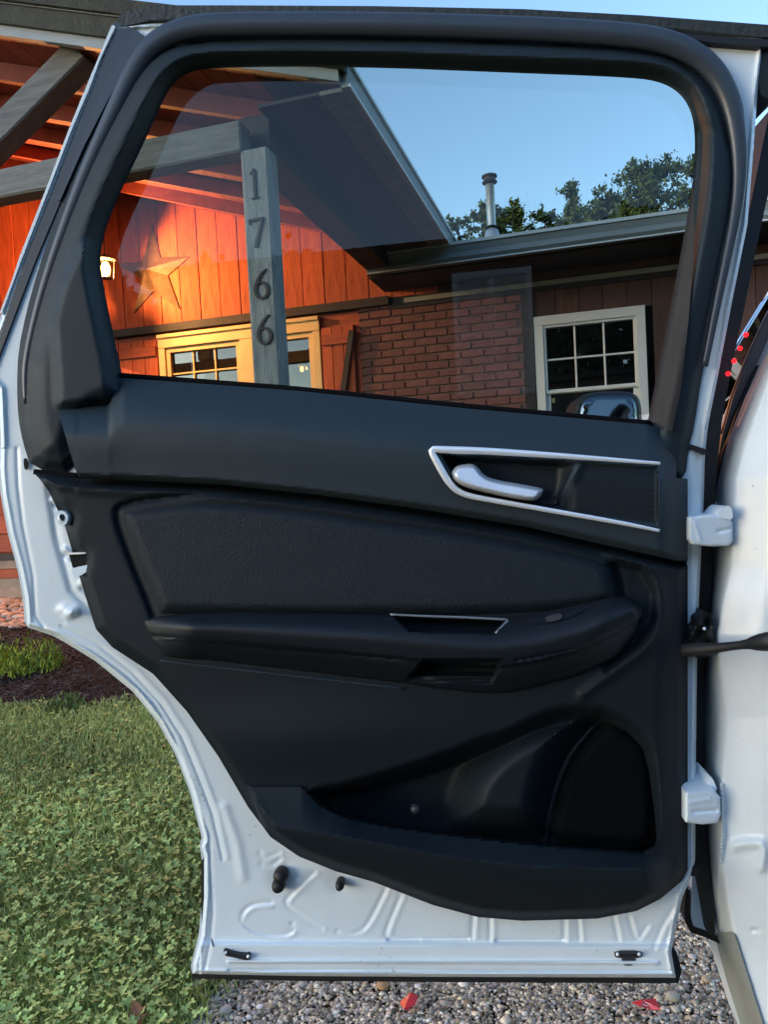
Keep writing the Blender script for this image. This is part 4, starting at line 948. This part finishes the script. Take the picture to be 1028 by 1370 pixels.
for o_ in (.55, 1.10, 1.65, 2.20, 2.75): rake('rafter', o_ - .02, o_ + .02, .11, .108, M['ceil'], s1=.45)
# eave at the porch's right side
hb('eave_fascia', SE, SE + .035, -.5, 3.15, ru(SE) - .045, ru(SE) + .085, M['fascia']); hb('eave_lip', SE + .036, SE + .05, -.5, 3.15, ru(SE) + .07, ru(SE) + .09, M['whitew'])
hb('eave_lip', SE + .036, SE + .046, -.5, 3.15, ru(SE) - .045, ru(SE) - .033, M['whitew'])
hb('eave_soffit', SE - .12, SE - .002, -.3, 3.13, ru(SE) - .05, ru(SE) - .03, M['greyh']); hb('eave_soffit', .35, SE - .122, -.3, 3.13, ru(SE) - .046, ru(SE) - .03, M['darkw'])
hb('header_beam', .12, .32, .0, 2.92, 2.83, 3.02, M['darkw'], b=.006)
# truss: tie beam, braces, post
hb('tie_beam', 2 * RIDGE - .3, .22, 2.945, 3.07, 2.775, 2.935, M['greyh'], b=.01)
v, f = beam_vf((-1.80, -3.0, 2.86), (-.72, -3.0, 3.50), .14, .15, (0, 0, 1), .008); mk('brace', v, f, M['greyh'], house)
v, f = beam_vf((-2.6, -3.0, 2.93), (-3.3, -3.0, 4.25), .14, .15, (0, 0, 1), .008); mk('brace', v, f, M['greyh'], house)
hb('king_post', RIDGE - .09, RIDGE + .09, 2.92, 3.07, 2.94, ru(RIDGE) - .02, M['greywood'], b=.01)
post = hb('post', .215, .368, 2.95, 3.08, -.02, 2.775, M['greywood'], b=.012)
hb('post', -6.9, -6.7, 2.90, 3.08, -.02, 2.775, M['greywood'], b=.012)
M['iron'] = mat('black_iron', (.012,.013,.015), .6)
# house number, digit by digit
def digit(strokes, cx, cy, hgt, name):
    """strokes: lists of (x, y, halfwidth) in a unit box; flat cut metal 6 mm thick"""
    parts = []
    for st_ in strokes:
        p = resample(chaikin(np.array(st_, float), 3, False), .035, False) if len(st_) > 2 else np.array(st_, float)
        t = np.gradient(p[:, :2], axis=0); t /= np.linalg.norm(t, axis=1)[:, None]; nn = np.stack([-t[:, 1], t[:, 0]], 1)
        L_ = p[:, :2] + nn * p[:, 2:3]; R_ = p[:, :2] - nn * p[:, 2:3]; n = len(p)
        s_c, h_c = cx, cy; V = []
        for o_ in (0.003, .010):
            for q in (L_, R_): V += [(s_c + a * hgt, -(3.08 + o_), h_c + b * hgt) for a, b in q]
        F_ = []
        for i in range(n - 1): F_ += [(2 * n + i, 2 * n + i + 1, 3 * n + i + 1, 3 * n + i), (i, n + i, n + i + 1, i + 1), (i, i + 1, 2 * n + i + 1, 2 * n + i), (n + i, 3 * n + i, 3 * n + i + 1, n + i + 1)]
        F_ += [(0, 2 * n, 3 * n, n), (n - 1, 2 * n - 1, 4 * n - 1, 3 * n - 1)]; parts.append((V, F_))
    v, f = join_vf(parts); o = mk(name, v, f, M['iron'], post); o.location = -Vector(post.location); return o
one = [[(0,-.5,.055),(0,.48,.055)], [(-.16,.34,.02),(-.05,.40,.04),(.02,.49,.05)], [(-.15,-.49,.022),(.15,-.49,.022)]]
seven = [[(-.26,.44,.045),(.27,.46,.045)], [(-.25,.30,.02),(-.26,.48,.03)], [(.27,.48,.03),(.12,.10,.045),(-.06,-.5,.06)]]
six = [[(.22,.50,.02),(.0,.34,.045),(-.20,.02,.06),(-.24,-.22,.065),(-.15,-.44,.05),(.02,-.50,.035),(.20,-.40,.055),(.25,-.20,.062),(.16,0.02,.05),(.0,.08,.03),(-.14,.02,.022),(-.2,-.06,.02)]]
for (px, py), st_, nm in (((340,245),one,'digit_one'), ((343,311),seven,'digit_seven'), ((349,380),six,'digit_six'), ((353,441),six,'digit_six')):
    c_ = H(px, py, 3.09); digit(st_, c_[0], c_[1], .148, nm)
# downspout, vent pipe
hb('downspout', .66, .74, .42, .50, 2.96, ru(SE) - .05, M['whitew'], b=.01)
vx, vy = (np.array([1.235, 7.6]) - H0[:2]), 0; vs_, vo = float(vx @ HE[:2]), float(vx @ HN[:2])
vent = mk('vent_pipe', *lathe_vf([(.10,3.36),(.10,3.40),(.062,3.53),(.047,3.545),(.045,3.56),(.045,3.99),(.05,3.995)], 20), mat('galvanised_pipe', (.62,.64,.66), .4, metal=.5, var=.15, vscale=14), house, smooth=True); vent.location = (vs_, -vo, 0)
mk('storm_collar', *lathe_vf([(.046,3.575),(.07,3.56),(.07,3.555),(.046,3.55)], 20), M['iron'], vent)
mk('vent_cap', *lathe_vf([(.045,3.985),(.072,4.0),(.078,4.01),(.06,4.03),(.06,4.055),(.078,4.06),(.078,4.075),(.03,4.095),(0,4.10)], 20), mat('rusty_dark_cap', (.07,.05,.045), .6, var=.3, vscale=20), vent)
# --- barn star
sc_s, sc_h = H(199, 362, .06); star_pts = [H(203,299,.06), H(252,343,.06), H(239,413,.06), H(178,418,.06), H(156,352,.06)]
inn = [H(212,343,.06), H(224,366,.06), H(206,389,.06), H(187,377,.06), H(187,350,.06)]
inn = [H(213,344,.06), H(223,368,.06), H(204,389,.06), H(187,372,.06), H(189,350,.06)]
V = [(0, -.085, 0)]
for a, b in zip(star_pts, inn): V += [(a[0] - sc_s, -.012, a[1] - sc_h), (b[0] - sc_s, -.012, b[1] - sc_h)]
Fa = [(0, i, i % 10 + 1) for i in range(1, 11)]; V += [(a, .01, c) for a, b, c in V[1:]]; Fa += [(i, i + 10, (i % 10) + 11, i % 10 + 1) for i in range(1, 11)] + [tuple(range(20, 10, -1))]
star = mk('barn_star', V, [p[::-1] for p in Fa], mat('rusted_brown_tin', (.16,.095,.055), .6, metal=.2, var2=(.09,.052,.034), vscale=14, bump=.3, bscale=40), label='rusty brown five pointed barn star hanging on the red gable wall', cat='star')
star.location = tuple(Vector(H0) + Vector(HE) * sc_s + Vector(HN) * .035 + Vector((0, 0, sc_h))); star.rotation_euler = (0, 0, -HA)
# --- porch lantern
ls, lh = H(141, 360, .62); LP = Vector(H0) + Vector(HE) * ls + Vector(HN) * .62 + Vector((0, 0, lh))
lan = empty('porch_lantern', tuple(LP), -HA, label='lit porch lantern glowing yellow left of the barn star', cat='lantern')
mk('ceiling_plate', *box_vf(-.05, .05, -.05, .05, ru(ls) - lh - .02, ru(ls) - lh, .004), M['iron'], lan); mk('hanging_rod', *tube_pts([(0, 0, .12), (0, 0, ru(ls) - lh - .01)], .007, 8), M['iron'], lan)
mk('roof_cap', *lathe_vf([(0,.145),(.02,.13),(.095,.088),(.095,.080),(.0,.082)], 16), M['iron'], lan); mk('base_ring', *lathe_vf([(.0,-.09),(.06,-.085),(.06,-.075),(0,-.07)], 16), M['iron'], lan)
for a in range(4): mk('cage_bar', *tube_pts([(.065 * math.cos(a * 1.57 + .78), .065 * math.sin(a * 1.57 + .78), -.08), (.08 * math.cos(a * 1.57 + .78), .08 * math.sin(a * 1.57 + .78), .07)], .004, 5), M['iron'], lan)
mk('bulb', *lathe_vf([(0,.070),(.025,.058),(.042,.02),(.043,-.01),(.034,-.05),(.018,-.068),(0,-.072)], 14), emit_mat('lamp_glow', (1.0, .36, .05), 14), lan, smooth=True)
pt = bpy.data.lights.new('lantern_light', 'POINT'); pt.energy = 112; pt.color = (1.0, .40, .13); pt.shadow_soft_size = .025
po = bpy.data.objects.new('lantern_light', pt); COL.objects.link(po); po.location = tuple(LP + Vector(HE) * .03 + Vector(HN) * .085 + Vector((0, 0, -.03)))

# ================================================================== TREES
M['treeleaf'] = mat('tree_leaf', (1, 1, 1), .6, attr=True, spec=.2); M['bark'] = mat('grey_brown_bark', (.07,.055,.045), .9, var=.4, vscale=6, bump=.8, bscale=12)
def make_tree(name, px, ytop, wpx, z, lab, kind, seedv, n=5200, at=None, height=None, width=None):
    r = np.random.default_rng(seedv)
    if at is None:
        p = CAM + rays(px, ytop) * z; loc = (p[0], p[1], 0); Ht = float(p[2]); Wd = wpx / F_PX * z
    else: loc = (*at, 0); Ht = height; Wd = width
    e = empty(name, loc, label=lab, cat='tree')
    lead = [(0, 0, 0), (.03 * Ht * r.uniform(-1, 1), .02 * Ht, Ht * .35), (.04 * Ht * r.uniform(-1, 1), 0, Ht * .65), (0, 0, Ht * .94)]
    parts = [tube_pts(lead, [Ht * .022, Ht * .017, Ht * .010, Ht * .003], 8)]; tips = []
    nb_ = 70 if at is None else 40
    for i in range(nb_):
        t = r.uniform(.42, .97); a = r.uniform(0, 6.28); base = np.array([np.interp(t * Ht, [q[2] for q in lead], [q[j] for q in lead]) for j in (0, 1)] + [t * Ht])
        prof = {'round': math.sqrt(max(0, 1 - ((t - .55) / .5) ** 2)), 'spire': (1.05 - t) * 1.3, 'wide': math.sqrt(max(.05, 1 - ((t - .6) / .48) ** 2))}[kind]
        L_ = Wd / 2 * prof * r.uniform(.6, 1.1); tip = base + np.array([math.cos(a) * L_, math.sin(a) * L_, L_ * r.uniform(.15, .7)]); tip[2] = min(tip[2], Ht)
        mid = (base + tip) / 2 + np.array([0, 0, -.04 * L_]); parts.append(tube_pts([base, mid, tip], [Ht * .006, Ht * .004, Ht * .0015], 5)); tips += [(tip, .11 * Wd), (mid, .13 * Wd), (base * .3 + tip * .7 + r.normal(0, .07 * Wd, 3), .12 * Wd)]
    mk('trunk', *join_vf(parts), M['bark'], e, smooth=True)
    tips.append((np.array([0, 0, Ht * .97]), .04 * Wd)); C = np.array([t[0] for t in tips]); Rr = np.array([t[1] for t in tips])
    n = int(n * (1.9 if at is None else 1)); q = r.integers(0, len(C), n); d = r.normal(0, 1, (n, 3)); d /= np.linalg.norm(d, axis=1)[:, None]; P = C[q] + d * (Rr[q] * np.abs(r.normal(0, .62, n)))[:, None] * [1, 1, .8]
    k = P[:, 2] < Ht * 1.0; P = P[k]; q = q[k]; n = len(P)
    sz = r.uniform(.5, 1.2, n) * (.0034 * z if at is None else .16); ax = r.normal(0, 1, (n, 3)); ax /= np.linalg.norm(ax, axis=1)[:, None]; bx = np.cross(ax, r.normal(0, 1, (n, 3))); bx /= np.linalg.norm(bx, axis=1)[:, None]
    V = np.stack([P - ax * sz[:, None], P + bx * sz[:, None] * .5, P + ax * sz[:, None], P - bx * sz[:, None] * .5], 1).reshape(-1, 3); b = np.arange(n)[:, None] * 4
    T = np.vstack([b + [0, 1, 2], b + [0, 2, 3]]); tc_ = r.uniform(.65, 1.35, len(C))[q] * r.uniform(.7, 1.3, n); yl = r.random(n) ** 2 * .7
    col = np.stack([.075 + .13 * yl, .120 + .09 * yl, .040 + .02 * yl], 1) * tc_[:, None]
    mk_np('crown', V, T, M['treeleaf'], e, colors=np.repeat(col, 4, 0)); return e
make_tree('tree', 612, 284, 62, 26, 'small airy tree just right of the porch roof, behind the wing roof', 'wide', 1, 1500)
make_tree('tree', 648, 262, 62, 24, 'round tree behind the metal vent pipe', 'round', 2, 4200)
make_tree('tree', 692, 256, 60, 24, 'narrow upright tree right of the vent pipe', 'spire', 3, 3600)
make_tree('tree', 728, 278, 66, 25, 'low bushy tree between the vent pipe and the tallest spire', 'round', 4, 4200)
make_tree('tree', 763, 236, 62, 23, 'slender spire shaped tree standing above its neighbours', 'spire', 5, 3400)
make_tree('tree', 812, 248, 80, 22, 'broad leafy tree left of the tallest dark tree', 'wide', 6, 6000)
make_tree('tree', 872, 222, 120, 20, 'tallest dark leafy tree near the right end of the window', 'wide', 7, 9000)
make_tree('tree', 668, 282, 70, 29, 'low tree filling the gap just right of the vent pipe base', 'round', 31, 4200)
make_tree('tree', 790, 275, 80, 28, 'low tree behind the gap between the spire and the broad tree', 'round', 32, 5200)
make_tree('tree', 845, 255, 90, 27, 'dense tree standing behind the broad leafy one', 'round', 33, 6500)
make_tree('tree', 935, 212, 110, 21, 'leafy tree partly hidden by the door frame at the right', 'round', 8, 7000)
# behind the photographer: a far wood and an added outbuilding, both seen only as reflections
r = np.random.default_rng(3); n = 46000; a = r.uniform(R(-42), R(75), n); rad = 46 + r.normal(0, 1.5, n); cl = 15 + 1.6 * np.sin(a * 7) + 1.6 * np.sin(a * 19 + 1) + 1.0 * np.sin(a * 43)
P = np.stack([rad * np.sin(a), -rad * np.cos(a), cl * r.random(n) ** .8 + r.normal(0, .35, n)], 1); sz = r.uniform(.25, .6, n)
ax = r.normal(0, 1, (n, 3)); ax /= np.linalg.norm(ax, axis=1)[:, None]; bx = np.cross(ax, r.normal(0, 1, (n, 3))); bx /= np.linalg.norm(bx, axis=1)[:, None]
V = np.stack([P - ax * sz[:, None], P + bx * sz[:, None] * .7, P + ax * sz[:, None], P - bx * sz[:, None] * .7], 1).reshape(-1, 3); b = np.arange(n)[:, None] * 4
mk_np('woodland', V, np.vstack([b + [0, 1, 2], b + [0, 2, 3]]), M['treeleaf'], colors=np.repeat(np.array([[.045, .07, .025]]) * r.uniform(.5, 1.5, n)[:, None], 4, 0), kind='stuff')
M['shedw'] = mat('grey_brown_shed_board', (.13,.11,.10), .85, var=.3, vscale=4)
shed = empty('shed', (-.6, -6.4, 0), label='dark made-up outbuilding with a pale panel, added and seen only as a reflection in the car window', cat='shed')
for i in range(20): box('siding_board', -3 + i * .3, -2.71 + i * .3, -.02 - .004 * (i % 2), .0, 0, 3.55, M['shedw'], shed)
box('wall', -3, 3, -2.6, -.03, 0, 3.5, M['gap'], shed)
v, f = prism_vf([(-3.3, 3.5), (3.3, 3.5), (3.3, 3.62), (-3.3, 3.62)], -2.9, .25); mk('roof', v, f, M['shingle'], shed)
M['white2'] = mat('bright_reflection_door', (.86,.86,.86), .35, metal=.85)  # bright metal, added for the pale patch reflected in the car window
ld = box('reflection_door', .30, 1.16, .0, .04, 1.95, 3.30, M['white2'], shed); 
for x0, x1 in ((.36, .70), (.76, 1.10)):
    for z0, z1 in ((2.02, 2.60), (2.68, 3.24)): sub(box('door_panel', x0, x1, .042, .052, z0, z1, M['whitew'], shed, b=.004), ld)
